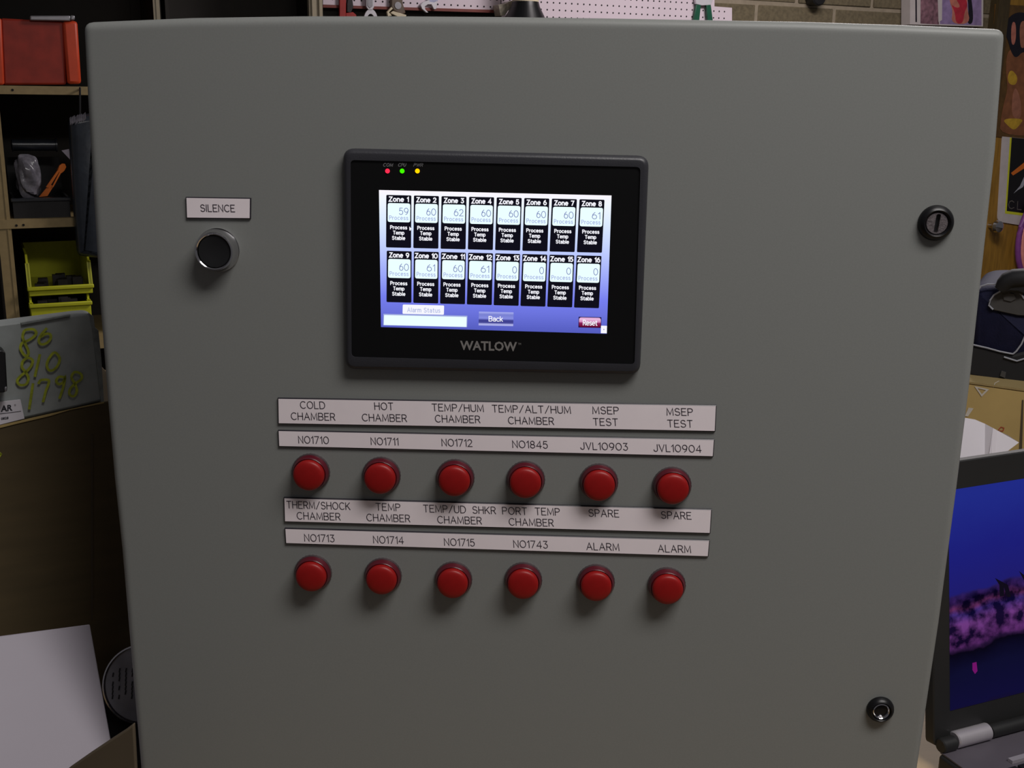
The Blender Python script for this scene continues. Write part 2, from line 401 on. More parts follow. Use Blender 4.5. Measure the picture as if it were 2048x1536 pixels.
# back wall of concrete blocks: mortar core, blocks proud of it
wb = struct('wall_back', MB().box((-3.6, -WALL.O.z, -.2), (4.4, 3.0-WALL.O.z, -.004), WALL), M['mortar'], origin=WALL.loc(0, -WALL.O.z, -.1))
s0, z0 = WALL.uv(WALL.at(1669, 30)); zr = WALL.uv(WALL.at(1503, 5))[1]
bw, bh, mo = .400, .200, .014
blk = MB(); blk.box((mo/2, mo/2, -.02), (bw-mo/2, bh-mo/2, 0))
bme = None; nblk = 0
for r in range(-12, 9):
    for c in range(-12, 10):
        sx = s0+(c+(.5 if r % 2 == 0 else 0))*bw; sz = zr+r*bh
        if sx < -3.6 or sx+bw > 4.2 or sz < -WALL.O.z or sz+bh > 3.0-WALL.O.z: continue
        if -2.9 < sx and sx+bw < -.8 and sz < -.3: continue      # hidden behind the shelving units
        nblk += 1
        o_ = WALL.loc(sx, sz, 0)
        if bme is None:
            m_ = MB(); m_.box((sx+mo/2, sz+mo/2, -.02), (sx+bw-mo/2, sz+bh-mo/2, random.uniform(0, .001)), WALL)
            b0 = build('block', m_, M['cinder'], wb, origin=o_, bevel=.004, seg=1); bme = b0.data
        else:
            b = b0.copy(); COL.objects.link(b); b.parent = wb; b.location = o_-WL[wb.name]+WALL.N*random.uniform(-.002, .002)

# wooden door in the wall at the far right
dm = MB()
dx0 = WALL.uv(WALL.at(1969, 200, .03))[0]
dm.box((dx0+.07, -WALL.O.z+.01, .001), (dx0+1.0, 2.25-WALL.O.z, .03), WALL)
d1 = struct('door_1', dm, M['wood'])
fm = MB(); fm.box((dx0, -WALL.O.z+.01, .001), (dx0+.068, 2.25-WALL.O.z, .05), WALL)
build('door_frame', fm, M['wooddark'], d1)
km = MB(); kc = WALL.at(1994, 453, .075)
km.lathe([(.012, -.047), (.012, -.02), (.024, -.012), (.030, 0), (.026, .016), (.012, .024)], kc, WALL.N, 24)
build('door_knob', km, M['chrome'], d1, smooth=True, label='round chrome door knob')

# workbench
bt = empty('workbench', (.05, .55, 0), 'wooden workbench top under the grey control cabinet, laptop and boxes', 'workbench')
build('bench_top', MB().box((-1.15, -.28, .86), (1.25, 1.45, .90)), M['bench'], bt, bevel=.004)
for lx in (-1.08, 1.18):
    for ly in (-.2, 1.38):
        build('leg', MB().box((lx-.04, ly-.04, 0), (lx+.04, ly+.04, .86)), M['bench'], bt, bevel=.004)

# ================================================================ CONTROL CABINET
cab = empty('control_cabinet', (-.022, .13, .90), 'grey steel control cabinet with touch screen and twelve red alarm lights', 'control cabinet')
L = [(278, 1536), (259, 1320), (240, 1100), (225, 960), (211, 800), (195, 600), (183, 400), (171, 200), (163, 48)]
Tt = [(163, 44), (380, 35), (600, 31.5), (800, 31.5), (1000, 33), (1200, 35.5), (1400, 39), (1600, 42.5), (1800, 49), (2014, 58)]
R = [(2014, 58), (1995, 300), (1975, 480), (1942, 780), (1917, 980), (1881, 1250), (1838, 1536)]
oL = pix2(DOOR, L, .0); oR = pix2(DOOR, R, .0); oT = pix2(DOOR, Tt)
BZ = .915
outl = [(oL[0][0], BZ)]+oL[:-1]+oT+oR[1:]+[(oR[-1][0], BZ)]
nL, nT, nR = len(oL), len(oT), len(oR)
def door_ring(ins, h):
    cr_ = max(.0025, .0060-ins)
    rad = [cr_]+[0]*(nL-1)+[cr_]+[0]*(nT-2)+[cr_]+[0]*(nR-1)+[cr_]
    return [DOOR.loc(a, b, h) for a, b in rounded(offset(outl, ins) if ins else outl, rad, 4)]
BR = .0055
prof = [(0, -.020), (0, -BR)]+[(BR*(1-cos(math.radians(a))), -BR*(1-sin(math.radians(a)))) for a in (15, 30, 45, 60, 75, 90)]+[(BR+.0015, 0), (BR+.006, 0)]
mb = MB(); mb.loft([door_ring(i_, h_) for i_, h_ in prof])
door = build('door', mb, M['paint'], cab, smooth=True)
xl, xr = oL[4][0]+.012, oR[3][0]-.012; zt = oT[4][1]-.012
build('body', MB().box((xl, .0205, .90), (xr, .225, zt)), M['body'], cab, bevel=.003)

# ---- engraved plates
def nameplate(quad, texts, slope, h=15.3):
    uv = pix2(DOOR, quad, .0016)
    mb = MB()
    plate(mb, DOOR, uv, [(0, .0), (0, .0011)], 0, cap0=True, cap1=False)
    plate(mb, DOOR, uv, [(0, .0011), (.0006, .0016)], 0, cap0=False, cap1=False)
    plate(mb, DOOR, uv, [(.0006, .0016), (.00065, .0016)], 1, cap0=False, cap1=True)
    o = build('name_plate', mb, [M['plate_black'], M['plate_white']], cab)
    for t, x0, x1, y in texts:
        lm = MB(); engrave(lm, t, x0+.8, x1-.8, y, h-1.5, slope, DOOR, .00172, .00056)
        build('lettering', lm, M['engraving'], o)
    return o
p = nameplate([(555, 796), (1433.5, 810.5), (1431, 863.5), (556, 848)],
 [('COLD', 600, 650, 810.2), ('CHAMBER', 581.7, 670.5, 833), ('HOT', 748.6, 786.7, 812.5), ('CHAMBER', 723.8, 813.8, 835.6),
  ('TEMP/HUM', 863.6, 967.5, 815.6), ('CHAMBER', 869.8, 960.5, 838), ('TEMP/ALT/HUM', 984, 1141.7, 818.5), ('CHAMBER', 1016, 1108, 841.5),
  ('MSEP', 1184.7, 1237.8, 820.8), ('TEST', 1186, 1236, 844), ('MSEP', 1333, 1386, 823.8), ('TEST', 1334.7, 1385.5, 847.3)], .018)
p['label'] = 'long white plate topmost, listing cold, hot and humidity chambers'
p = nameplate([(555.5, 860.5), (1429.5, 879), (1427, 914), (557, 893.5)],
 [('NO1710', 596.4, 657.9, 879.9), ('NO1711', 741.3, 797, 882.8), ('NO1712', 883, 944.8, 885.5), ('NO1845', 1024.5, 1095.6, 889),
  ('JVL10903', 1160.5, 1255.8, 892.7), ('JVL10904', 1307, 1403, 896.8)], .021)
p['label'] = 'white plate with numbers just above the upper row of red lights'
p = nameplate([(567, 995), (1424, 1019), (1421, 1067.5), (568.5, 1044)],
 [('THERM/SHOCK', 573, 700.5, 1010.9), ('CHAMBER', 593.4, 681, 1032.4), ('TEMP', 751.4, 800.9, 1014.2), ('CHAMBER', 732.7, 820.3, 1035.9),
  ('TEMP/UD', 846.4, 931.6, 1018), ('SHKR', 944.8, 991.7, 1020.3), ('CHAMBER', 874.5, 963.6, 1040.3), ('PORT', 1004.2, 1054.2, 1022),
  ('TEMP', 1069.8, 1119.8, 1023.2), ('CHAMBER', 1017.5, 1107.3, 1044.6), ('SPARE', 1176.9, 1238.3, 1026.5), ('SPARE', 1321.9, 1383, 1030.8)], .026)
p['label'] = 'long white plate just below the upper row of red lights'
p = nameplate([(569, 1056.5), (1420, 1080.5), (1417, 1114), (571, 1087.5)],
 [('NO1713', 608.4, 669, 1076.2), ('NO1714', 746.2, 807.6, 1079.8), ('NO1715', 888, 949.5, 1084.6), ('NO1743', 1026.6, 1095.6, 1088.6),
  ('ALARM', 1172.5, 1238.6, 1093.4), ('ALARM', 1315.6, 1381.9, 1097.7)], .028)
p['label'] = 'white plate with numbers just above the lower row of red lights'
p = nameplate([(371, 394), (501.5, 396), (501, 438), (372.5, 436.8)], [('SILENCE', 400.5, 470, 416.5)], .012, 15)
p['label'] = 'small white plate reading SILENCE above the black push button'

# ---- pilot lights
def pilot(pos):
    n = Vector((0, -1, 0)); ax = n
    m1 = MB(); m1.lathe([(.0138, 0), (.0138, .0012), (.0135, .0019), (.0131, .0020), (.0131, .0014)], pos, ax, 64, knurl=(0, 1))
    b = build('pilot_light', m1, M['bezelring'], cab, origin=pos, smooth=True)
    m2 = MB(); m2.lathe([(.01305, .0014), (.0130, .0026), (.0126, .0036), (.0122, .0050), (.0120, .0060), (.0116, .0064), (.0113, .0056)], pos, ax, 56, cap0=False)
    build('collar', m2, M['collar'], b, origin=pos, smooth=True)
    m3 = MB(); m3.lathe([(.0110, .0054), (.0110, .0088), (.01085, .0096), (.0104, .0102), (.0094, .0108), (.0078, .01125), (.0055, .0116), (.0028, .0118), (.0006, .01185)], pos, ax, 56, cap0=False)
    build('lens', m3, M['lens'], b, origin=pos, smooth=True)
    return b
BT = [(622.5, 943.2), (763.5, 949.8), (911, 954.4), (1051.7, 958.2), (1197.6, 963.4), (1343.7, 970),
      (627, 1144.2), (766.5, 1150.2), (907.3, 1157.6), (1046.8, 1159), (1191.7, 1163), (1333.2, 1169.2)]
names = ['under NO1710', 'under NO1711', 'under NO1712', 'under NO1845', 'under JVL10903', 'under JVL10904',
         'under NO1713', 'under NO1714', 'under NO1715', 'under NO1743', 'under the left ALARM', 'under the right ALARM']
first = None
for (x, y), nm in zip(BT, names):
    pos = P(x, y)
    if first is None:
        first = pilot(pos); o = first
    else:
        o = first.copy(); COL.objects.link(o); o.parent = cab; o.location = pos-WL[cab.name]
        for ch in first.children:
            c = ch.copy(); COL.objects.link(c); c.parent = o; c.location = ch.location
    o['label'] = 'round red pilot light with dark bezel '+nm

# ---- silence push button
sp = P(436.5, 499.5); ax = Vector((0, -1, 0))
m = MB(); m.lathe([(.0148, 0), (.0148, .0012), (.0143, .0018), (.0138, .0030), (.0132, .0055), (.0129, .0085), (.0130, .0095), (.0127, .0103), (.0119, .0104), (.0113, .0098), (.0112, .0080)], sp, ax, 72, cap1=False)
sb = build('push_button', m, M['chrome'], cab, origin=sp, smooth=True, label='black push button in a chrome ring under SILENCE')
m = MB(); m.lathe([(.0111, .0060), (.0111, .0084), (.0106, .0092), (.0095, .0092), (.0060, .0086), (.002, .0084)], sp, ax, 56, cap0=False)
build('button_cap', m, M['blackplastic'], sb, origin=sp, smooth=True)

# ---- door locks
def lock(x, y, R_, r_, slot, label, insm):
    c = P(x, y)
    m = MB(); m.lathe([(R_, 0), (R_, .0012), (R_*.96, .0026), (R_*.86, .0042), (R_*.74, .0050), (R_*.70, .0046), (r_*1.02, .0030)], c, ax, 64, cap1=False)
    m.lathe([(r_*1.03, .0028), (r_*1.02, .001)], c, ax, 64, cap0=False)
    k = build('door_lock', m, M['blackgloss'], cab, origin=c, smooth=True, label=label)
    # insert: disc with a cut slot
    m = MB(); n = 48; h = .0036
    hw, hh, tl = slot
    out_ = [(r_*cos(2*pi*i/n+pi/2), r_*sin(2*pi*i/n+pi/2)) for i in range(n)]
    rr = []
    for a, b in out_:            # inner ring = slot outline hit along the same direction
        l = math.hypot(a, b); ux, uz = a/l, b/l
        t = min(hw/abs(ux) if abs(ux) > 1e-6 else 9, hh/abs(uz) if abs(uz) > 1e-6 else 9); rr.append((ux*t+uz*t*tl, uz*t))
    def w(p_, hgt): return c+Vector((p_[0], -hgt, p_[1]))
    m.loft([[w(q, .0024) for q in out_], [w(q, h-.0004) for q in out_], [w((q[0]*.95, q[1]*.95), h) for q in out_], [w(q, h) for q in rr], [w(q, .0012) for q in rr]], False, False)
    build('key_insert', m, insm, k, origin=c, smooth=True)
    m = MB(); m.loft([[w(q, .0013) for q in rr]], False, True)
    build('slot', m, M['blackplastic'], k, origin=c)
    return k
lock(1871, 445.5, .0116, .0071, (.0014, .0060, .08), 'black ringed key lock near the upper right corner', M['chrome_dim'])
k2 = lock(1760, 1417.5, .0099, .0062, (.0035, .0042, 0), 'black ringed key lock near the lower right corner', M['chrome'])
for ch in list(k2.children): bpy.data.objects.remove(ch)
c_ = P(1760, 1417.5)
m = MB(); m.lathe([(.0064, .0026), (.0062, .0042), (.0056, .0046), (.0050, .0040), (.0044, .0026)], c_, ax, 48, cap0=False, cap1=False)
build('key_insert', m, M['chrome'], k2, origin=c_, smooth=True)
m = MB(); m.lathe([(.0046, .0012), (.0045, .0027), (.0035, .0030), (.001, .0031)], c_, ax, 40, cap0=False)
build('lock_core', m, M['blackgloss'], k2, origin=c_, smooth=True)
m = MB(); m.lathe([(.0010, .0024), (.0010, .0040), (.0006, .0044)], c_+Vector((-.0002, 0, -.0042)), ax, 16)  # steel dot added as the bright glint low in the insert
build('glint_dot', m, M['steel'], k2, smooth=True)

# ---- touch screen
G_ = DOOR
fq = [(686.5, 296.5), (1298, 312), (1280, 748), (691, 737.5)]
uv = rounded(pix2(DOOR, fq, .003), .0075, 6)
m = MB(); plate(m, DOOR, uv, [(0, 0), (0, .003), (.0004, .0046), (.0012, .0060), (.0024, .0068), (.0032, .0070)], cap1=False)
iq = [(701, 320), (1281, 334), (1269, 729), (703, 714)]
iu = rounded(pix2(DOOR, iq, .0068), .003, 6)
# front rim between outer and inner outline (same point count)
ou = offset(uv, .0032)
m.loft([[DOOR.loc(a, b, .0070) for a, b in ou], [DOOR.loc(a, b, .0070) for a, b in iu], [DOOR.loc(a, b, .0060) for a, b in iu]], False, False)
ts = build('touch_screen', m, M['bezelgrey'], cab, smooth=True, label='touch screen panel with charcoal bezel and lit blue display')
SO = .0061
m = MB(); m.loft([[DOOR.loc(a, b, .004) for a, b in iu], [DOOR.loc(a, b, SO) for a, b in iu]])
build('front_glass', m, M['glass'], ts, label='black border glass')
def gradient(name, stops, axis=2):
    m_ = emitter(name, (1, 1, 1)); nt = m_.node_tree
    tc = nt.nodes.new('ShaderNodeTexCoord'); sx = nt.nodes.new('ShaderNodeSeparateXYZ'); rp = nt.nodes.new('ShaderNodeValToRGB')
    nt.links.new(tc.outputs['Generated'], sx.inputs[0]); nt.links.new(sx.outputs[axis], rp.inputs[0])
    cr = rp.color_ramp
    while len(cr.elements) > 1: cr.elements.remove(cr.elements[-1])
    cr.elements[0].position = stops[0][0]; cr.elements[0].color = (*srgb(*stops[0][1]), 1)
    for p_, c_ in stops[1:]:
        e = cr.elements.new(p_); e.color = (*srgb(*c_), 1)
    nt.links.new(rp.outputs[0], nt.nodes['Emission'].inputs[0]); return m_
GB = gradient('display_blue_gradient', [(0, (84, 92, 190)), (.14, (108, 116, 222)), (.24, (118, 126, 240)), (.42, (160, 172, 252)), (.62, (196, 210, 255)), (.8, (222, 236, 255)), (.93, (242, 248, 255)), (1, (252, 246, 255))])
EW = emitter('display_white', (.80, .97, 1.0), 1.05); EB = emitter('display_black', srgb(16, 15, 26)); ED = emitter('display_digit_grey', srgb(108, 118, 178))
EL = emitter('display_light_grey_blue', srgb(160, 172, 222)); EWW = emitter('display_bold_white', (.93, .93, 1.0), 1.0)
EHD = emitter('display_header_navy', srgb(22, 14, 62))
m = MB(); sq = pix2(DOOR, [(758, 380), (1223, 391), (1213.5, 667.5), (762, 654)], SO)
m.loft([[DOOR.loc(a, b, SO-.0002) for a, b in sq], [DOOR.loc(a, b, SO+.0001) for a, b in sq]])
build('lit_display', m, GB, ts, label='glowing display fading from white to blue')
H1, H2, H3 = SO+.0002, SO+.0003, SO+.0004
S0 = .0235
def sbox(mb, x0, y0, x1, y1, off, mi, r=.0008, slope=S0, sk=-.03):
    xm = (x0+x1)/2; ym = (y0+y1)/2
    f = lambda x, y: (x+sk*(y-ym)*(1 if x0 > 0 else 0), y+slope*(x-xm))
    uv_ = rounded(pix2(DOOR, [f(x0, y0), f(x1, y0), f(x1, y1), f(x0, y1)], off), r, 4)
    mb.loft([[DOOR.loc(a, b, off) for a, b in uv_]], False, True, mi)
vals = ['59', '60', '62', '60', '60', '60', '60', '61', '60', '61', '60', '61', '0', '0', '0', '0']
def tile(i):
    c, r = i % 8, i//8
    t = c/7
    xl_ = (772.3 if r == 0 else 773.2)+t*((1156.3-772.3) if r == 0 else (1150.6-773.2)); w_ = 50.2-.3*r
    xc = xl_+w_/2
    yt = (390.3+t*(397.8-390.3+1.2)) if r == 0 else (502+t*(511.2-502))
    yb = (495.4+t*(505-495.4)) if r == 0 else (604.8+t*(615.8-604.8))
    sl = S0 if r == 0 else S0+.003
    sk = -.005-.045*t
    m_ = MB()
    ym = (yt+yb)/2
    X = lambda x, y: x+sk*(y-ym)
    sbox(m_, xl_, yt, xl_+w_, yb, H1, 0, slope=sl, sk=sk)
    sbox(m_, X(xl_, yt+35)+3.0, yt+16.2, X(xl_+w_, yt+35)-2.2, yt+54, H2, 1, r=.0014, slope=sl, sk=sk)
    lab = 'Zone %d' % (i+1)
    wz = 20 if i < 9 else 22.8
    stext(m_, lab, X(xc, yt+8)-wz+.8, X(xc, yt+8)+wz-.8, yt+4, yt+12.6, sl, DOOR, H3, 2.1, 2, gap=.27)
    vx = X(xl_+w_, yt+30)-6.2
    wv = 18 if len(vals[i]) == 2 else 8
    if vals[i].endswith('1'): vx -= 1.5; wv -= 2.5
    stext(m_, vals[i], vx-wv, vx, yt+26, yt+39, sl, DOOR, H3, 1.25, 3, gap=.22)
    stext(m_, 'Process', X(xl_, yt+45)+6.5, X(xl_+w_, yt+45)-6.5, yt+41.5, yt+49.2, sl, DOOR, H3, 1.15, 4, gap=.3)
    dx = random.choice((-1.8, -.5, 0, .6))
    for k, (s_, wd_) in enumerate((('Process', 17), ('Temp', 11.3), ('Stable', 13.2))):
        yy = yt+61+k*10.6; xx = X(xc, yy)+dx
        stext(m_, s_, xx-wd_+.6, xx+wd_-.6, yy+.2, yy+6.8, sl, DOOR, H3, 1.5, 2, gap=.27)
    build('zone_tile', m_, [EB, EW, EWW, ED, EL], ts, label='black tile reading %s, %s' % (lab, vals[i]))
for i in range(16): tile(i)
m = MB(); sbox(m, 805.3, 610, 888, 628.6, H2, 0, r=.0007); stext(m, 'Alarm Status', 815, 880, 616, 624.5, S0, DOOR, H3, 1.1, 1, gap=.3)
build('alarm_status_tab', m, [EWW, EL], ts)
m = MB(); sbox(m, 766.5, 629.5, 934.5, 652.5, H1, 1, r=.0003); sbox(m, 768, 632, 933, 651.8, H2, 0, r=.0002)
build('message_bar', m, [EW, EL], ts)
BG = gradient('back_button_gradient', [(0, (175, 180, 235)), (.13, (165, 168, 225)), (.2, (70, 72, 150)), (.38, (60, 62, 140)), (.46, (95, 100, 185)), (.52, (135, 142, 225)), (.8, (120, 128, 210)), (1, (170, 176, 240))])
m = MB(); sbox(m, 957.5, 624, 1026.8, 651.5, H1, 0, r=.0002); stext(m, 'Back', 978, 1005, 633, 642.5, S0, DOOR, H3, 1.6, 1)
build('back_button', m, [BG, EWW], ts)
RG = gradient('reset_button_gradient', [(0, (60, 8, 40)), (.2, (120, 15, 60)), (.45, (140, 40, 95)), (.52, (210, 130, 180)), (.8, (235, 190, 225)), (.9, (225, 170, 215)), (1, (70, 30, 80))])
m = MB(); sbox(m, 1157, 634, 1202.5, 655.5, H1, 2, r=.0002); sbox(m, 1158, 635, 1201.5, 655, H2, 0, r=.0018); stext(m, 'Reset', 1166.5, 1194, 640.5, 650.5, S0+.005, DOOR, H3, 1.7, 1)
build('reset_button', m, [RG, EWW, EHD], ts)
m = MB(); sbox(m, 1201.8, 651.5, 1213.8, 666.5, H2, 0, r=.0002); sbox(m, 1206.8, 658, 1208.6, 660, H3, 1, r=.0002)
build('corner_key', m, [EWW, ED], ts)
cm = MB(); cm.add([DOOR.at(x, y, H3+.0001) for x, y in [(818.6, 453), (824, 458.5), (821.3, 458.6), (821.5, 461), (818.8, 461)]], [(0, 1, 2, 3, 4)])
build('pointer_arrow', cm, EWW, ts)
for (x, y, c1, n_) in ((775, 342, (.95, .02, .06), 'red'), (804.3, 342, (.04, .75, .0), 'green'), (834.8, 342, (1.0, .50, .0), 'amber')):
    m = MB(); m.lathe([(.0016, -.0004), (.0015, .0003), (.0011, .0007), (.0004, .0009)], DOOR.at(x, y, SO), ax, 20, cap0=False)
    build('indicator_led', m, emitter('led_'+n_, c1, 1.5), ts, smooth=True, label='glowing %s indicator' % n_)
m = MB()
for t_, x0, x1 in (('COM', 766, 786.5), ('CPU', 796, 812.5), ('PWR', 827, 846.5)): stext(m, t_, x0+1, x1-1, 326.8, 332.8, .01, DOOR, H1, 1.1, gap=.3, shear=.3)
build('indicator_lettering', m, M['ledtext'], ts)
m = MB(); puttext(m, 'WATLOW', 920, 1034, 682.5, 701.5, .024, DOOR, H1, bold=.028); puttext(m, 'TM', 1036, 1042, 686, 690, .02, DOOR, H1)
build('brand_lettering', m, M['logo'], ts, label='pale grey brand lettering below the display')

# ================================================================ LEFT BACKGROUND
SH = Frame(WALL.loc(0, 0, .42), math.radians(28))               # front plane of the steel shelves
def suv(x, y, off=0): return SH.uv(SH.at(x, y, off))
gz = -WALL.O.z                                                    # floor level in frame coordinates
sh = empty('shelving_unit', SH.loc(suv(150, 180)[0], gz, -.2), 'tan steel shelving unit behind the cabinet on the left', 'shelves')
pr = suv(36.5, 600)[0]; pl_ = suv(9.5, 600)[0]
topz = .55
def post(a, b, mt):
    m_ = MB(); m_.box((a, gz, -.003), (b, topz, 0), SH); m_.box((b-.004, gz, -.03), (b, topz, -.003), SH); m_.box((b-.010, gz, 0), (b-.007, topz, .002), SH)
    return build('post', m_, mt, sh)
post(pl_, pr, M['tan'])
q0, q1 = suv(306, 10)[0], suv(319, 10)[0]
post(q0, q1, M['cream'])
for a, b in ((pl_, pl_+.03), (q1-.03, q1)):
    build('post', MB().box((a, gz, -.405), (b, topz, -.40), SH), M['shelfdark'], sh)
zs = [(suv(80, 172)[1], suv(80, 189)[1]), (suv(90, 437)[1], suv(90, 455)[1]), (suv(90, 650)[1]-.055, suv(90, 668)[1]-.055), (suv(100, -200)[1], suv(100, -180)[1])]
for a, b in zs:
    m_ = MB(); m_.box((pl_+.002, b, -.0005), (q1, a, .0035), SH)
    m_.box((pl_+.002, a-.004, -.40), (q1, a, -.0005), SH)
    s_ = build('shelf', m_, M['tan'], sh)
m_ = MB()
for x, y in ((25, 180), (47, 450), (33, 451)):
    m_ = MB(); m_.lathe([(.0035, 0), (.0035, .0006)], SH.at(x, y, .004), SH.N, 10); build('bolt_hole', m_, M['hole'], sh)
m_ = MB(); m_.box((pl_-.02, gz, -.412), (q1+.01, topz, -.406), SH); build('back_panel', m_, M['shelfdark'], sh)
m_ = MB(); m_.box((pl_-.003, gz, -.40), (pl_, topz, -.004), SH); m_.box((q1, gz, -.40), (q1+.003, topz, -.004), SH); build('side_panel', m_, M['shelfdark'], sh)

# second tall unit with cream post, interior dark
C2 = Frame(WALL.loc(0, 0, .30), math.radians(28))
c0, c1 = C2.uv(C2.at(330, 10))[0], C2.uv(C2.at(645, 10))[0]
cc = empty('storage_cupboard', C2.loc((c0+c1)/2, gz, -.15), 'tall open dark cupboard with cream edge post left of the pegboard', 'cupboard')
cp = C2.uv(C2.at(618, 10))[0]
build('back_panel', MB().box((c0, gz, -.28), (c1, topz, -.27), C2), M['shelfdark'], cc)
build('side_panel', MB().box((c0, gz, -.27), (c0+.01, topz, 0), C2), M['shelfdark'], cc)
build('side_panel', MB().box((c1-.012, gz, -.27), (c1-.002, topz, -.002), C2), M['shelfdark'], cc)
m_ = MB(); m_.box((cp, gz, -.02), (c1, topz, 0), C2); m_.box((cp+.008, gz, 0), (cp+.011, topz, .006), C2); m_.box((c1-.012, gz, 0), (c1-.009, topz, .006), C2)
build('post', m_, M['cream'], cc)
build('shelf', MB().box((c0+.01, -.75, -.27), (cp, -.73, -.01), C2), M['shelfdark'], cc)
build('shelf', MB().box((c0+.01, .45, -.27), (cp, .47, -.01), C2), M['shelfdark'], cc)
# grey rag at the left in the cupboard
cl = MB(); pz = C2.uv(C2.at(345, 60))[0]

# red bin on the top shelf
rb = empty('red_tool_box', SH.at(80, 171, -.1), 'red plastic drawer box with grey latch on the top shelf', 'tool box')
m_ = MB(); polyslab(m_, SH, [(1, 36), (128, 43), (133, 169.5), (7, 170)], -.01, .24); build('box_body', m_, M['redbin'], rb, bevel=.006)
m_ = MB(); polyslab(m_, SH, [(-12, 36), (3, 36), (9, 170), (-8, 170)], -.004, .24); build('corner_post', m_, M['redbin2'], rb, bevel=.006)
m_ = MB(); polyslab(m_, SH, [(125, 42), (155, 42), (163, 168), (135, 168)], -.002, .24); build('corner_post', m_, M['redbin2'], rb, bevel=.008)
m_ = MB(); polyslab(m_, SH, [(60, 31), (141, 31), (141, 42), (60, 41)], .004, .03); polyslab(m_, SH, [(141, 30), (150, 31), (150, 40), (141, 41)], .004, .03)
build('latch', m_, M['silver'], rb, bevel=.003)

# tote on the second shelf, with roll, bubble wrap, orange tool, card
tz = zs[1][0]
t_ = empty('black_tote', SH.loc(suv(80, 430)[0], tz, -.1), 'black open tote on the second shelf holding bubble wrap', 'tote')
a0, a1 = suv(25, 400)[0], suv(140, 400)[0]; hz = suv(80, 397)[1]
build('front_wall', MB().box((a0, tz, -.03), (a1, hz-.003, -.022), SH), M['blackcrate'], t_)
build('rim', MB().box((a0-.004, hz-.010, -.035), (a1+.004, hz, -.016), SH), M['bluebag'], t_, bevel=.002)
build('back_wall', MB().box((a0, tz, -.30), (a1, hz+.10, -.292), SH), M['blackcrate'], t_)
for a in (a0, a1-.006): build('side_wall', MB().box((a, tz, -.292), (a+.006, hz, -.03), SH), M['blackcrate'], t_)
build('bottom', MB().box((a0+.006, tz, -.292), (a1-.006, tz+.006, -.03), SH), M['blackcrate'], t_)
def lump(fr, cx, cy, rx, ry, off, dep, mt, name, label, cat, amp=.10, seed=0, sub=4):
    bm = bmesh.new(); bmesh.ops.create_icosphere(bm, subdivisions=sub, radius=1)
    c = fr.at(cx, cy, off); sx = (fr.at(cx+rx, cy, off)-fr.at(cx-rx, cy, off)).length/2; sz = (fr.at(cx, cy-ry, off)-fr.at(cx, cy+ry, off)).length/2
    rnd = random.Random(seed); ph = [(rnd.uniform(3, 9), rnd.uniform(3, 9), rnd.uniform(3, 9), rnd.uniform(0, 6)) for _ in range(7)]
    mb_ = MB(); vs_ = []
    for v in bm.verts:
        p_ = v.co; k = 1+amp*sum(sin(a*p_.x+b*p_.y+g*p_.z+d) for a, b, g, d in ph)/3
        e = lambda t: math.copysign(abs(t)**.72, t)
        vs_.append(c+fr.T*e(p_.x)*sx*k+fr.U*e(p_.z)*sz*k+fr.N*p_.y*dep*k)
    mb_.add(vs_, [tuple(v.index for v in f.verts) for f in bm.faces]); bm.free()
    o_ = build(name, mb_, mt, smooth=True); tag(o_, label, cat); return o_
lump(SH, 57, 352, 25, 44, -.11, .035, M['bubble'], 'bubble_wrap_bundle', 'crumpled clear bubble wrap bundle standing in the black tote', 'bubble wrap', seed=3)
m_ = MB(); pa, pb = SH.at(22, 290, -.16), SH.at(114, 290, -.16)
m_.lathe([(.012, 0), (.020, .003), (.020, .004), (.017, .005), (.017, (pb-pa).length-.005), (.020, (pb-pa).length-.004), (.020, (pb-pa).length)], pa, (pb-pa), 24)
o = build('dark_roll', m_, M['bluebag'], smooth=True); tag(o, 'dark grey roll lying across the top of the black tote', 'roll')
m_ = MB()
ph_ = [(119, 330), (124, 327), (131, 328), (132, 335), (128, 341), (111, 366), (104, 377), (99, 373)]
polyslab(m_, SH, [(119, 331), (124, 327.5), (130, 328), (132.5, 334), (129, 341), (122, 346), (115, 341)], -.07, .014)
polyslab(m_, SH, [(115, 341), (118.5, 343.3), (98, 376), (92, 374)], -.07, .014)
polyslab(m_, SH, [(119, 344), (122, 346), (107, 374), (103, 376)], -.07, .014)
polyslab(m_, SH, [(98, 370), (108, 371), (95, 392), (78, 394)], -.072, .010)
o = build('utility_knife', m_, M['orange'], bevel=.0015); tag(o, 'orange handled tool leaning in the black tote', 'tool')
m_ = MB(); polyslab(m_, SH, [(123, 301), (138, 298), (140, 319)], -.05, .001)
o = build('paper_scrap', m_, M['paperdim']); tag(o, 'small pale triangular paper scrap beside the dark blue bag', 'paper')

# hanging dark blue bag
uvb = rounded(pix2(SH, [(138, 242), (150, 232), (200, 224), (215, 520), (156, 512), (149, 430)], .05), .012, 4)
m_ = MB(); plate(m_, SH, uvb, [(0, .012), (0, .035), (.004, .045), (.010, .051), (.02, .055)])
hb = build('hanging_bag', m_, M['bluebag'], smooth=True); tag(hb, 'dark blue plastic wrapped bag hanging at the shelf edge', 'bag')
m_ = MB()
c = SH.at(160, 236, .05)
m_.tube([SH.at(160, 178, .006), SH.at(160, 176, .03), SH.at(160, 190, .045), SH.at(160, 236, .045)], .003)
build('hook', m_, M['blackplastic'], hb)
m_ = MB()
for k in range(9):
    x_ = 139+k*3.6; y_ = 240-k*1.2+random.uniform(-2, 2)
    m_.prism([SH.at(x_, y_-3, .056), SH.at(x_+3, y_-6, .06), SH.at(x_+4.5, y_+7, .058), SH.at(x_+1, y_+12, .056)], -SH.N*.004)
build('crumpled_film', m_, M['bubble'], hb)

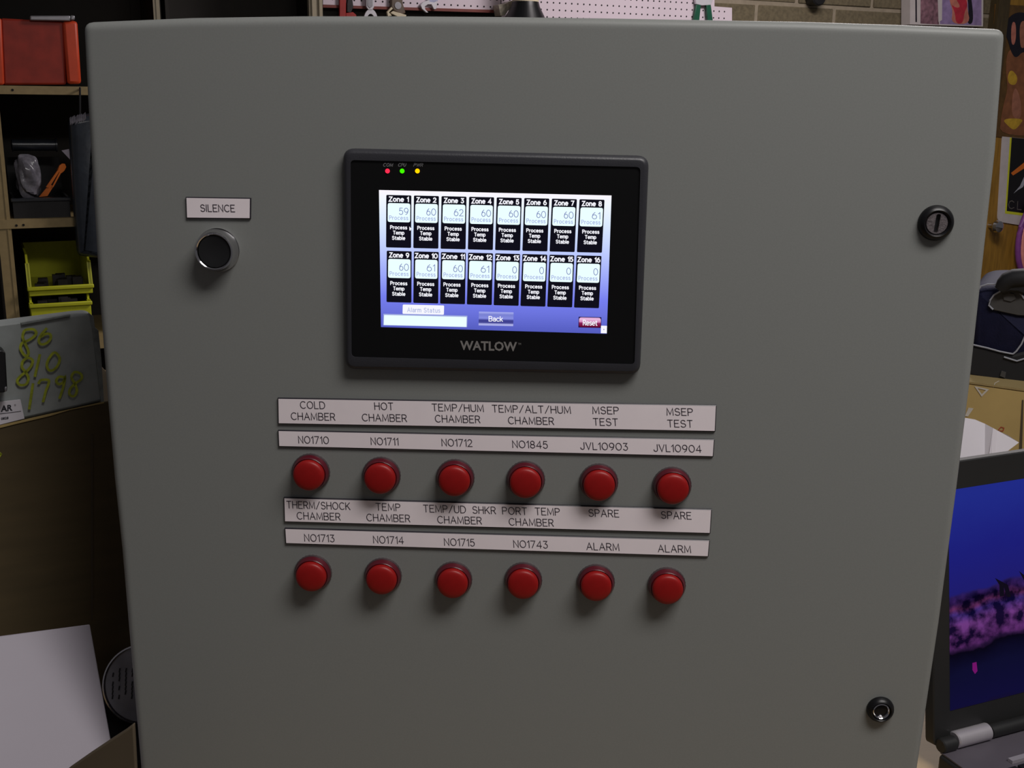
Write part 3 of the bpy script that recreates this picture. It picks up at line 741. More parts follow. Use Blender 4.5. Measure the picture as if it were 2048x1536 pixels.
# yellow stacking bins
def ybin(label, xc, ylip, wpx, off, fh=.026, H=.115):
    c = SH.at(xc, ylip, off); w_ = (SH.at(xc+wpx/2, ylip, off)-SH.at(xc-wpx/2, ylip, off)).length
    a, b = SH.uv(c); hw = w_/2; D = .34; lip = .018; th = .006; z_ = b-fh
    e = empty('yellow_bin', SH.loc(a, z_, off), label, 'storage bin', 'yellow stacking bins')
    build('bottom', MB().box((a-hw+th, z_, off-D), (a+hw-th, z_+th, off-.004), SH), M['yellow'], e)
    build('back_wall', MB().box((a-hw+th, z_+th, off-D), (a+hw-th, z_+H, off-D+th), SH), M['yellow'], e)
    build('front_wall', MB().box((a-hw, z_, off-.006), (a+hw, z_+fh, off), SH), M['yellow'], e, bevel=.002)
    build('rim', MB().box((a-hw-.004, z_+fh-lip*.55, off-.002), (a+hw+.004, z_+fh+.002, off+.008), SH), M['yellow'], e, bevel=.003)
    for sg in (-1, 1):
        x_ = a+sg*(hw-th/2)
        pts = [(z_, off-.006), (z_+fh, off-.006), (z_+H*.8, off-.03), (z_+H, off-.05), (z_+H, off-D), (z_, off-D)]
        m_ = MB(); m_.loft([[SH.loc(x_-th/2, q, r_) for q, r_ in pts], [SH.loc(x_+th/2, q, r_) for q, r_ in pts]])
        m_.loft([[SH.loc(x_-th*.9, q, r_) for q, r_ in [(z_+fh, off-.006), (z_+H*.8, off-.03), (z_+H*.8, off-.04), (z_+fh, off-.016)]],
                 [SH.loc(x_+th*.9, q, r_) for q, r_ in [(z_+fh, off-.006), (z_+H*.8, off-.03), (z_+H*.8, off-.04), (z_+fh, off-.016)]]])
        build('side_wall', m_, M['yellow'], e)
    # contents
    m_ = MB()
    for k in range(16):
        x_ = a+random.uniform(-hw*.75, hw*.75); h_ = z_+fh+random.uniform(-.001, .018); o_ = off-random.uniform(.03, .15)
        m_.box((x_-.012, z_+th, o_-.012), (x_+.014, h_, o_+.012), SH)
    c_ = build('bin_contents', m_, M['darkjunk'], e, kind='stuff'); return e
ybin('yellow stacking bin of dark hardware, upper of the two', 121.5, 572, 128, .02)
yb2 = ybin('yellow stacking bin partly hidden below the other yellow bin', 121.5, 606, 121, .05, fh=.07, H=.088)

# grey case and cardboard box, nearer
CB_ = Frame(P(208, 830, .15), math.radians(33))
FX = lambda x, y, o_=0: CB_.uv(CB_.at(x, y, o_))
case = empty('grey_case', CB_.at(100, 826, -.05), 'worn grey case with yellow-green handwritten numbers on the cardboard box', 'case')
m_ = MB(); polyslab(m_, CB_, [(-60, 655), (0, 646), (150, 627), (176, 625), (187, 633), (194, 690), (207, 803), (100, 828), (0, 850.5), (-60, 863)], -.002, .016)
build('case_body', m_, M['greycase'], case, bevel=.003)
m_ = MB(); polyslab(m_, CB_, [(178, 626), (187, 633), (190, 655), (197, 661), (203, 720), (208, 803), (203, 805), (196, 740), (186, 668)], .0005, .004)
build('edge_trim', m_, M['greyedge'], case)
m_ = MB(); polyslab(m_, CB_, [(42, 646), (140, 629), (141, 632), (43, 649.5)], .0005, .004); build('lid_seam', m_, M['greyedge'], case)
m_ = MB(); polyslab(m_, CB_, [(-30, 706), (3, 700), (11, 705), (15, 779), (10, 785), (-30, 788)], .016, .018); polyslab(m_, CB_, [(9, 775), (14, 773), (15, 782), (10, 785)], .018, .006, 1)
build('latch', m_, [M['blackplastic'], M['silver']], case, bevel=.002)
m_ = MB()
HW = [[(205, 800), (245, 800), (265, 828), (235, 862), (195, 885), (160, 900), (150, 940), (180, 990), (205, 985), (205, 950), (180, 895), (165, 850), (178, 810), (205, 800)],
 [(338, 795), (300, 840), (283, 880), (300, 908), (340, 900), (370, 865), (365, 835), (335, 832), (305, 850)],
 [(238, 1025), (205, 1008), (168, 1030), (160, 1075), (185, 1110), (208, 1155), (190, 1200), (145, 1205), (125, 1175), (150, 1140), (195, 1105), (228, 1065), (238, 1025)],
 [(290, 988), (255, 1140)], [(400, 968), (362, 1005), (342, 1055), (355, 1095), (385, 1098), (420, 1065), (436, 1010), (400, 968)],
 [(240, 1200), (214, 1378)], [(283, 1192), (300, 1170), (352, 1170), (355, 1195), (335, 1250), (315, 1325)],
 [(470, 1150), (432, 1146), (410, 1175), (430, 1200), (462, 1185), (476, 1148), (462, 1220), (436, 1300)],
 [(545, 1112), (590, 1125), (596, 1160), (550, 1195), (512, 1235), (508, 1275), (540, 1288), (562, 1250), (548, 1200), (522, 1150), (545, 1112)]]
for s_ in HW:
    cs = []
    if len(s_) > 2:
        cl_ = s_[0] == s_[-1]
        for i in range(len(s_)-1):
            p0 = s_[i-1] if i else (s_[-2] if cl_ else s_[0]); p1, p2 = s_[i], s_[i+1]; p3 = s_[i+2] if i+2 < len(s_) else (s_[1] if cl_ else s_[-1])
            for k in range(4):
                t = k/4; cs.append(tuple(.5*(2*p1[d]+(p2[d]-p0[d])*t+(2*p0[d]-5*p1[d]+4*p2[d]-p3[d])*t*t+(3*p1[d]-p0[d]-3*p2[d]+p3[d])*t**3) for d in (0, 1)))
        cs.append(s_[-1])
    else: cs = s_
    q = [FX(x/3.657, 440+y/3.657) for x, y in cs]
    ribbon(m_, q, .0021, CB_, .0004)
build('handwriting', m_, M['marker'], case)
m_ = MB(); polyslab(m_, CB_, [(-50, 809), (41, 799.5), (49, 837), (-50, 862)], .0006, .0015); build('paper_label', m_, M['paper'], case)
m_ = MB(); puttext(m_, 'AR', 1.5, 25, 810, 822.5, -.13, CB_, .0009, bold=.03); puttext(m_, 'AR', -26, -2, 813, 825.5, -.13, CB_, .0009, bold=.03)
puttext(m_, 'o', 28.5, 31.8, 808.5, 811.8, 0, CB_, .0009); puttext(m_, '0828', 2, 17, 834, 839, -.13, CB_, .0009, bold=.03)
polyslab(m_, CB_, [(-40, 832.5), (42, 822), (42, 822.8), (-40, 833.3)], .0009, .0002)
build('label_print', m_, M['print'], case)

bxb = empty('cardboard_box', CB_.at(100, 1100, -.05), 'large brown cardboard box under the grey case', 'cardboard box')
zt_ = lambda x, y: CB_.at(x, y, 0)
bp = [(-160, 887), (0, 851), (100, 828.5), (208, 804), (262, 793)]
topv = [CB_.at(x, y, 0) for x, y in bp]
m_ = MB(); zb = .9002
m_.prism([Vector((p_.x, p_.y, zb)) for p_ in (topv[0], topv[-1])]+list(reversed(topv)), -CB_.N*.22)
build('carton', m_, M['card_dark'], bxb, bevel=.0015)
m_ = MB(); polyslab(m_, CB_, [(0, 851), (100, 828), (208, 803.5), (208, 806.5), (140, 820), (100, 832), (40, 846), (0, 856)], .001, .001); build('torn_edge', m_, M['kraft'], bxb)
m_ = MB(); ribbon(m_, [FX(-6, 900), FX(2, 908)], .0015, CB_, .0006); ribbon(m_, [FX(2, 908), FX(-6, 920)], .0015, CB_, .0006); build('handwriting', m_, M['marker'], bxb)
m_ = MB(); polyslab(m_, CB_, [(182, 870), (186, 869), (186, 1240), (182, 1240)], .0006, .0006); build('crease', m_, M['card_flap'], bxb)

# white panel box standing tilted in front
A_ = P(180, 1248, .075); B_ = P(-140, 1290, .0); 
def PZ(x, y, z): d = ray(x, y); t = (z-CAMLOC.z)/d.z; return CAMLOC+d*t
Cq = P(257, 1672, -.01); nn_ = (B_-A_).cross(Cq-A_); dr_ = ray(-140, 1700); Dq = CAMLOC+dr_*((A_-CAMLOC).dot(nn_)/dr_.dot(nn_))
nrm = (B_-A_).cross(Cq-A_).normalized()
if nrm.dot(CAMLOC-A_) < 0: nrm = -nrm
m_ = MB(); m_.prism([B_, A_, Cq, Dq], -nrm*.006)
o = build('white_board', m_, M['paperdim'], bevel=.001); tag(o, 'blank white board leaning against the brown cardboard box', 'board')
# cardboard flap box in front of it
F1 = [P(60, 1600, -.02), P(140, 1536, -.02), P(180, 1508, .0), P(222, 1480, .02), P(250, 1462, .03), P(268, 1448, .035), P(300, 1430, .04), P(330, 1600, .03)]
m_ = MB(); m_.prism(F1, Vector((0, .004, -.0015)))
m_ = MB(); F1 = [p_ for p_ in F1]; m_.prism([(p_.x, -.095, p_.z) for p_ in [P(x, y, -.095) for x, y in [(60, 1600), (140, 1536), (180, 1508), (222, 1480), (250, 1462), (267, 1449), (276, 1620), (284, 1745), (-40, 1760)]]], Vector((0, .004, 0)))
o = build('cardboard_flap', m_, M['card_flap'], bevel=.001); tag(o, 'raised brown cardboard flap at the bottom left cabinet edge', 'cardboard')

# tin can on its side beside the cabinet
tc_ = P(286, 1368, .10); dirn = (CAMLOC-tc_); dirn = Vector((dirn.x*.2-.55, dirn.y, dirn.z*.15)).normalized(); dirn = Vector((.10, -1, .35)).normalized()
sc = (P(288, 1296, .10)-P(288, 1438, .10)).length/2
trz = tc_.z-sc-.002
tr = build('filler_tray', MB().box((-.42, .04, .9002), (-.325, .135, trz)), M['blackcrate'], bevel=.003); tag(tr, 'black tray added under the tin can, filling the shaded corner beside the cabinet', 'tray')  # added support block, black in place of the bench corner's shade
tn = empty('tin_can', Vector((tc_.x, tc_.y, tc_.z-sc)), 'round tin can with bright rim beside the lower left cabinet edge', 'can')
m_ = MB(); m_.lathe([(sc*.97, -.045), (sc, -.043), (sc*.98, -.039), (sc*.98, -.004), (sc*1.0, -.002), (sc, .0015), (sc*.965, .002), (sc*.95, -.001)], tc_, dirn, 56)
build('can_body', m_, M['tin'], tn, smooth=True)
m_ = MB(); m_.lathe([(sc*.93, -.0008), (sc*.93, .0002), (sc*.3, .0003)], tc_, dirn, 48); build('can_label', m_, M['tinlabel'], tn)
FT = Frame(tc_, 0); FT.N = dirn; FT.T = Vector((1, .10, 0)).normalized(); FT.U = FT.N.cross(FT.T).normalized()
if FT.U.z < 0: FT.U = -FT.U
m_ = MB()
for k in range(6):
    u_ = -sc*.75+k*sc*.16
    for j in range(7): 
        v_ = -sc*.35+j*sc*.11
        if random.random() < .75: ribbon(m_, [(u_, v_), (u_+.0004, v_+sc*.08)], .0012, FT, .0006)
build('label_print', m_, M['print'], tn)

# ================================================================ TOP BACKGROUND
def pegboard(poly, off, label):
    e = build('pegboard', polyslab(MB(), WALL, poly, off, .006), M['peg']); tag(e, label, 'pegboard'); return e
pb1 = pegboard([(646, -160), (1001, -160), (1001, 22), (646, 9)], .04, 'white pegboard with a maroon lower edge, left of the black lamp')
m_ = MB(); polyslab(m_, WALL, [(646, 9.5), (1001, 20), (1001, 26), (646, 15)], .044, .012); build('edge_trim', m_, M['maroon'], pb1)
pb2 = pegboard([(1003, -160), (1429, -160), (1429, 12.8), (1464, 15.5), (1464, 75), (1003, 75)], .036, 'large white pegboard with a stepped right edge above the cabinet')
def holes(pb, x0, x1, y0, y1, off, ref, clip=None):
    su, sv = WALL.uv(WALL.at(*ref, off)); m_ = MB(); p_ = .0254
    ua, va = WALL.uv(WALL.at(x0, y1, off)); ub, vb = WALL.uv(WALL.at(x1, y0, off))
    i0, i1 = math.ceil((ua-su)/p_), math.floor((ub-su)/p_); j0, j1 = math.ceil((va-sv)/p_), math.floor((vb-sv)/p_)
    for i in range(i0, i1+1):
        for j in range(j0, j1+1):
            u_, v_ = su+i*p_, sv+j*p_
            if clip and clip(u_, v_): continue
            m_.loft([[WALL.loc(u_+.0033*cos(k*pi/4), v_+.0033*sin(k*pi/4), off+.0004) for k in range(8)]], False, True)
    build('peg_holes', m_, M['hole'], pb, kind='stuff')
holes(pb1, 650, 997, -90, 4, .04, (1107, 5.5))
cu, cv = WALL.uv(WALL.at(1427, 13, .036))
holes(pb2, 1006, 1461, -90, 72, .036, (1107, 5.5), clip=lambda u_, v_: u_ > cu-.004 and v_ > cv-.01)
dk = MB(); polyslab(dk, WALL, [(646, 15), (1001, 26), (1001, 60), (646, 60)], .008, .004)  # dark strip put in where the gap lies in shade
o = build('dark_gap_strip', dk, M['shelfdark']); tag(o, 'dark strip standing in for the shaded gap below the maroon pegboard edge', 'panel')

def wtool(name, parts, label, cat, off=.055, th=.012, bev=.0015):
    e = None
    xs = [x for _, ps, _ in parts for x, y in ps]; ys = [y for _, ps, _ in parts for x, y in ps]
    if len(parts) == 1:
        o_ = build(name, polyslab(MB(), WALL, parts[0][1], off, th), parts[0][2], bevel=bev); tag(o_, label, cat); return o_
    e = empty(name, WALL.at(sum(xs)/len(xs), max(ys), off-th/2), label, cat)
    for pn, ps, mt in parts: build(pn, polyslab(MB(), WALL, ps, off, th), mt, e, bevel=bev)
    return e
wtool('bar_clamp', [('clamp_bar', [(680, -90), (693, -90), (692, 38), (679, 38)], M['redtool']),
                    ('clamp_jaw', [(692, 26), (706, 24), (713, 30), (712, 40), (692, 40)], M['redtool']),
                    ('clamp_screw', [(696, -5), (705, -3), (707, 14), (702, 26), (694, 24), (694, 8)], M['darkjunk'])],
      'red bar clamp hanging at the left end of the pegboard', 'clamp')
rw = empty('ring_wrench', WALL.at(741, 20, .055), 'silver wrench with a ring end hanging beside the red clamp', 'wrench')
m_ = MB(); polyslab(m_, WALL, [(732.5, -80), (748.5, -80), (748.5, 14), (745, 20), (737, 20), (732.5, 14)], .058, .01); build('handle', m_, M['steel'], rw, bevel=.002)
m_ = MB(); polyslab(m_, WALL, [(735, -80), (745.5, -80), (745.5, 12), (740, 17), (735, 12)], .0595, .002); build('handle_groove', m_, M['silver'], rw, bevel=.001)
oa = arc(741.5, 42, 14, 24, 180, 360, 16); ia = arc(741.5, 42, 8, 14.5, 360, 180, 16)
m_ = MB(); pts_o = [WALL.at(x, y, .056) for x, y in oa]; pts_i = [WALL.at(x, y, .056) for x, y in reversed(ia)]
m_.loft([pts_o, pts_i, [p_-WALL.N*.01 for p_ in pts_i], [p_-WALL.N*.01 for p_ in pts_o], pts_o], False, False, closed=False)
build('ring', m_, M['steel'], rw)
cbx = empty('test_cable', WALL.at(794, 20, .055), 'brown gripped cable with beige plugs hanging on the pegboard', 'cable')
build('grip', polyslab(MB(), WALL, [(785, -60), (804, -60), (806, 6), (812, 26), (802, 30), (788, 22), (782, 14)], .06, .02), M['brownplug'], cbx, bevel=.004)
m_ = MB(); m_.lathe([(.012, -.002), (.012, .001)], WALL.at(796, 11, .061), WALL.N, 18); build('rivet', m_, M['silver'], cbx)
for ps in ([(774, 24), (783, 14), (786, 17), (778, 25), (784, 31), (776, 33)], [(781, 26), (786, 22), (813, 30), (811, 36), (795, 33)]):
    build('plug', polyslab(MB(), WALL, ps, .066, .012), M['beige'], cbx, bevel=.001)
wtool('adjustable_wrench', [('handle', [(862, -70), (880, -70), (876, 2), (868, 6), (858, 4)], M['bluesteel']),
      ('wrench_head', [(846, 4), (857, 0), (875, -2), (875, 4), (873, 18), (868, 19), (863, 9), (856, 9), (850, 13), (851, 19), (857, 25), (853, 25.5), (844, 18), (841, 10)], M['steel'])],
      'adjustable wrench with a pale jaw hanging below the pegboard edge', 'wrench')
# black cone lamp
lp = empty('cone_lamp', WALL.at(1050, 40, .12), 'black conical lamp shade in front of the pegboard', 'lamp')
base = WALL.at(1050, 60, .16); topc = WALL.at(1051, 2, .16); axv = (topc-base); hgt = axv.length
r1 = (WALL.at(1096, 60, .16)-WALL.at(1006, 60, .16)).length/2; r2 = (WALL.at(1076, 2, .16)-WALL.at(1029, 2, .16)).length/2
m_ = MB(); m_.lathe([(r1, 0), (r1*1.02, .004), (r2*1.12, hgt*.8), (r2, hgt)], base, axv, 36, cap0=False); build('lamp_shade', m_, M['blackgloss'], lp, smooth=True)
m_ = MB(); m_.lathe([(r2*1.02, hgt-.003), (r2*1.02, hgt+.004), (r2*.85, hgt+.006), (r2*.85, hgt+.12)], base, axv, 30); build('lamp_collar', m_, M['beige'], lp, smooth=True)
m_ = MB(); m_.tube([base+axv*.6+WALL.N*-.02, base-WALL.N*.12+axv*.6], .012); build('wall_bracket', m_, M['blackplastic'], lp)
wtool('plastic_scrap', [('plastic_scrap', [(997, 9), (1010, 8), (1019, 3), (1028, 0), (1026, 14), (1016, 22), (1010, 31), (1001, 32)], M['film'])], 'crumpled clear plastic beside the black lamp shade', 'plastic', off=.10, th=.05)
wtool('pliers', [('jaw', [(1388, -30), (1428, -30), (1425, 2), (1422, 10), (1404, 11), (1392, 8)], M['steel']),
      ('grip', [(1393, 9), (1402, 10), (1398, 50), (1386, 50)], M['green']), ('grip', [(1413, 10), (1422, 10), (1427, 50), (1416, 50)], M['green'])],
      'pliers with dark green grips at the right end of the pegboard', 'pliers')
m_ = MB(); c = WALL.at(1632, -6, .03); m_.lathe([(.034, -.03), (.036, 0), (.036, .02), (.03, .026), (.012, .028)], c, WALL.N, 20); m_.box((-.02, .0, 0), (.02, .09, .03), Frame(c, math.radians(28)))
o = build('wall_fixture', m_, M['blackplastic'], smooth=True); tag(o, 'round black fixture on the concrete block wall', 'wall fixture')

# posters
def chaikin(ps, it=2):
    for _ in range(it):
        q = []
        for i in range(len(ps)):
            a, b = ps[i], ps[(i+1) % len(ps)]
            q += [(a[0]*.75+b[0]*.25, a[1]*.75+b[1]*.25), (a[0]*.25+b[0]*.75, a[1]*.25+b[1]*.75)]
        ps = q
    return ps
pm = {k: flat('poster_'+k, *v) for k, v in dict(white=(188, 180, 178), bluewhite=(120, 135, 145), dark=(35, 30, 40), collage=(120, 85, 95), collage2=(95, 55, 65),
      lav=(138, 118, 158), red=(170, 38, 55), skin=(178, 108, 92), hair=(18, 14, 26), bgold=(88, 62, 26), tanskin=(125, 78, 48), tan2=(150, 98, 76), yell=(185, 148, 42), blackp=(10, 10, 12), grey=(95, 90, 85)).items()}
pm['collage'] = mat('poster_collage', srgb(122, 88, 98), .5, noise=.5, nscale=45)
po = build('wall_poster', polyslab(MB(), WALL, [(1821, -120), (1968, -120), (1966, 53), (1820, 49)], .06, .052), pm['white']); tag(po, 'framed poster of a person in a red swimsuit on lavender', 'poster')
for nm, col, ps, h_ in (('picture', 'collage', [(1842, -118), (1872, -118), (1878, 49), (1841, 47)], .0605), ('picture', 'white', [(1872, -118), (1886, -118), (1884, 40), (1877, 44)], .0606),
      ('picture', 'lav', [(1885, -118), (1963, -118), (1963, 51), (1880, 48)], .0605), ('hair', 'hair', [(1930, -50), (1940, -20), (1946, 20), (1946, 48), (1934, 48), (1938, 20)], .0608),
      ('figure', 'skin', [(1898, -70), (1930, -70), (1936, -10), (1934, 15), (1941, 48), (1902, 48), (1906, 20), (1898, 0)], .0610),
      ('swimsuit', 'red', [(1904, -60), (1928, -60), (1930, -5), (1936, 10), (1929, 24), (1926, 47), (1912, 47), (1910, 25), (1902, 8), (1912, 16), (1922, 14), (1910, -5)], .0613),
      ('border_line', 'dark', [(1830, -118), (1833, -118), (1834, 44), (1831, 44)], .0606)):
    m_ = MB(); m_.prism([WALL.at(x, y, h_) for x, y in (chaikin(ps) if nm in ('figure', 'hair', 'face', 'swimsuit', 'highlight') else ps)], -WALL.N*.0004); build(nm, m_, pm[col], po)
po = build('calendar_poster', polyslab(MB(), WALL, [(1990, 8), (2130, 16), (2110, 290), (1976, 271)], .034, .003), pm['bgold']); tag(po, 'poster of a dark haired person in a yellow swimsuit on the wooden door', 'poster')
for nm, col, ps, h_ in (
   ('figure', 'tanskin', [(2016, 98), (2046, 90), (2075, 98), (2090, 150), (2086, 220), (2092, 272), (1999, 270), (2002, 236), (2008, 206), (2016, 176), (2011, 134)], .0352),
   ('highlight', 'tan2', [(2028, 170), (2040, 190), (2044, 235), (2030, 240), (2022, 222)], .0354),
   ('hair', 'hair', [(2006, 58), (2016, 36), (2033, 24), (2054, 26), (2070, 45), (2074, 100), (2066, 120), (2048, 100), (2032, 118), (2022, 104), (2016, 80)], .0356),
   ('face', 'skin', [(2023, 44), (2032, 44), (2032, 80), (2027, 92), (2022, 84)], .0358), ('face', 'tan2', [(2039, 42), (2056, 42), (2056, 86), (2046, 98), (2040, 92)], .0358),
   ('swimsuit', 'yell', [(2015, 152), (2022, 138), (2035, 152), (2034, 165), (2028, 171), (2017, 167)], .0357), ('swimsuit', 'yell', [(2050, 152), (2060, 140), (2072, 154), (2068, 168), (2054, 168)], .0357),
   ('swimsuit', 'yell', [(2003, 237), (2048, 237), (2040, 249), (2029, 261), (2018, 254)], .0357)):
    m_ = MB(); m_.prism([WALL.at(x, y, h_) for x, y in (chaikin(ps) if nm in ('figure', 'hair', 'face', 'swimsuit', 'highlight') else ps)], -WALL.N*.0004); build(nm, m_, pm[col], po)
pc = build('picture_card', plate(MB(), WALL, rounded(pix2(WALL, [(2005, 273), (2120, 284), (2110, 462), (1995, 443)], .036), [.0, .0, .02, .025], 5), [(0, .0312), (0, .036)]), pm['white']); tag(pc, 'white bordered card with black picture hanging on the wooden door', 'card')
for nm, mt, ps, h_ in (('yellow_line', M['yellow'], [(2020, 275), (2110, 283), (2100, 438), (2010, 427)], .0364), ('picture', pm['blackp'], [(2023.5, 275), (2108, 283), (2098, 433), (2013.5, 422)], .0366),
     ('brush', M['orange'], [(2022, 346), (2026, 351), (2056, 332), (2052, 322)], .0368), ('streak', M['piping'], [(2027, 387), (2040, 372), (2050, 350), (2056, 352), (2046, 374), (2036, 380)], .0368)):
    m_ = MB(); m_.prism([WALL.at(x, y, h_) for x, y in ps], -WALL.N*.0003); build(nm, m_, mt, pc)
m_ = MB(); 
ribbon(m_, [WALL.uv(WALL.at(x, y, .037)) for x, y in [(2028, 404.5), (2024, 401.5), (2019.5, 403), (2017.2, 409), (2018.5, 415), (2023, 417.5), (2028, 415)]], .004, WALL, .037)
ribbon(m_, [WALL.uv(WALL.at(x, y, .037)) for x, y in [(2035.5, 403), (2034.5, 418.5), (2042.5, 419.5)]], .004, WALL, .037)
build('lettering', m_, pm['grey'], pc)
m_ = MB(); cc_ = WALL.at(2078, 478, .06)
R_ = (WALL.at(2100, 478, .06)-WALL.at(2060, 478, .06)).length
m_.tube([cc_+WALL.T*cos(t*2*pi/40)*R_+WALL.U*sin(t*2*pi/40)*R_*1.45 for t in range(40)], .014, 10, closed=True)
pr_ = build('hanging_ring', m_, M['purple'], smooth=True); tag(pr_, 'purple and pink ring hanging on the wooden door', 'ring')
m_ = MB(); m_.tube([cc_+WALL.N*.004+WALL.T*cos(t*2*pi/40)*R_*.86+WALL.U*sin(t*2*pi/40)*R_*1.3 for t in range(40)], .016, 10, closed=True)
build('inner_ring', m_, M['pink'], pr_, smooth=True)

# ================================================================ RIGHT MIDDLE: kraft box, paper, bag
KB = Frame(P(2048, 800, .72), math.radians(-30))
kx = empty('kraft_box', KB.at(2000, 920, -.05), 'light kraft cardboard box behind the laptop', 'cardboard box')
ft = [KB.at(x, y, 0) for x, y in ((1880, 757), (1946, 766), (2045, 779), (2150, 797))]
# level top: keep the box upright by using one height
ztop = KB.at(1995, 775, 0).z
sL, sR = KB.uv(KB.at(1860, 800))[0], KB.uv(KB.at(2200, 800))[0]
vt = ztop-KB.O.z; vb = .9002-KB.O.z
build('carton', MB().box((sL, vb, -.30), (sR, vt, 0), KB), M['kraft'], kx, bevel=.002)
build('top_flap', MB().box((sL, vt+.0003, -.30), (sR, vt+.003, .001), KB), M['kraft2'], kx)
m_ = MB()
def tri(m__, ps, th_=.0022):
    q = [KB.uv(KB.at(x, y, .0008)) for x, y in ps]; ribbon(m__, q+[q[0]], th_, KB, .0008)
tri(m_, [(1952, 774.5), (1975, 779.5), (1963.5, 791)]); polyslab(m_, KB, [(1937, 815.5), (1947, 817), (1936, 833), (1930, 832)], .0008, .0006)
ribbon(m_, [KB.uv(KB.at(x, y, .0008)) for x, y in [(1998, 762), (1990, 766), (1987, 774)]], .0008, KB, .0008)
build('fragile_mark', m_, M['whiteprint'], kx)
m_ = MB(); ribbon(m_, [KB.uv(KB.at(x, y, .0008)) for x, y in [(1997, 860), (2002, 854), (2008, 856), (2006, 862), (1999, 862)]], .001, KB, .0008); build('red_scribble', m_, M['redprint'], kx)
m_ = MB(); polyslab(m_, KB, [(2044, 800), (2047, 800), (2043, 935), (2036, 935)], .0006, .0004); build('seam', m_, M['card_flap'], kx)
# paper
PP_ = Frame(P(1990, 900, .50), math.radians(-12), math.radians(12))
ps = [(1900, 832), (1935, 836.5), (1950, 839), (1970, 847.5), (1995, 861), (2017, 871), (2038, 885), (2010, 906), (1989, 922), (1975, 960), (1900, 985)]
m_ = MB()
top_ = []; 
for x, y in ps:
    b_ = .012*math.exp(-((x-1988)/14)**2)
    top_.append(PP_.at(x, y, b_))
fold_t = PP_.at(1985, 855.5, .010); fold_b = PP_.at(1980, 962, .004)
A = [PP_.at(x, y, 0) for x, y in [(1900, 832), (1935, 836.5), (1950, 839), (1970, 847.5)]]
Lp = A+[PP_.at(1986, 856, .006), PP_.at(1968, 1120, .006), PP_.at(1900, 1140, 0)]
Rp = [PP_.at(1986, 856, .006), PP_.at(1995, 861, .002), PP_.at(2017, 871, 0), PP_.at(2038, 885, -.004), PP_.at(2010, 906, -.003), PP_.at(1989, 922, .001), PP_.at(1975, 935, .006)]
m_.prism(Lp, -PP_.N*.0006); m_.prism(Rp, -PP_.N*.0006)
o = build('paper_sheet', m_, M['paper']); tag(o, 'folded white paper sheet leaning on the kraft box above the laptop', 'paper')

# navy bag
BGF = Frame(P(2048, 700, .77), math.radians(-25))
bgz = BGF.O.z
bag = empty('navy_bag', Vector((BGF.loc(0, 0, -.1).x, BGF.loc(0, 0, -.1).y, ztop+.003)), 'navy blue bag with pale piping and black handle behind the kraft box', 'bag')
ol = [(1935, 600), (1945, 577), (1966, 569), (1995, 568), (2060, 572), (2120, 578), (2150, 620), (2145, 760), (2050, 762), (1935, 748)]
uvb = rounded(pix2(BGF, ol, 0), .012, 4)
m_ = MB(); plate(m_, BGF, uvb, [(.01, -.16), (0, -.15), (0, -.03), (.003, -.015), (.008, -.006), (.016, 0)]); build('bag_body', m_, M['navy'], bag, smooth=True)
m_ = MB(); polyslab(m_, BGF, [(1935, 688), (1985, 698), (2028, 708), (2060, 700), (2145, 700), (2145, 790), (2050, 772), (1935, 752)], .003, .08); build('bag_base', m_, M['bagblack'], bag, bevel=.004)
m_ = MB(); polyslab(m_, BGF, [(1978, 610), (1983, 597), (1998, 584), (2010, 579), (2032, 580), (2044, 592), (2054, 604), (2100, 612), (2100, 632), (2056, 632), (2036, 631), (2008, 625), (1986, 620)], .004, .004)
build('end_panel', m_, M['baggrey'], bag, bevel=.001)
for ps_ in ([(1950, 590), (1962, 572), (1976, 568), (1990, 568), (2004, 571)], [(2000, 583), (1988, 590), (1980, 601), (1978, 611), (1986, 619)], [(2034, 581), (2042, 588), (2049, 598)],
            [(2060, 660), (2050, 672), (2043, 688), (2033, 702), (2026, 708)], [(1940, 688), (1975, 696), (2000, 703), (2026, 708)], [(2008, 714), (2024, 719), (2034, 722), (2050, 717), (2070, 714)]):
    m_ = MB(); m_.tube([BGF.at(x, y, .005) for x, y in ps_], .0012, 6); build('piping', m_, M['piping'], bag, smooth=True)
m_ = MB(); m_.tube([BGF.at(x, y, .010) for x, y in [(2000, 580), (2008, 570), (2015, 562), (2028, 557), (2045, 556), (2075, 558), (2100, 575)]], [.008, .011, .012, .013, .013, .012, .010], 10); m_.tube([BGF.at(x, y, .008) for x, y in [(2003, 578), (2020, 572), (2040, 573), (2052, 578)]], .009, 8)
build('handle', m_, M['bagblack'], bag, smooth=True)
m_ = MB(); polyslab(m_, BGF, [(2006, 590), (2014, 586), (2028, 588), (2032, 598), (2022, 603), (2008, 600)], .006, .003); polyslab(m_, BGF, [(2003, 742), (2012, 745), (2010, 756), (2000, 752)], .006, .003)
build('tag', m_, M['baggrey'], bag)

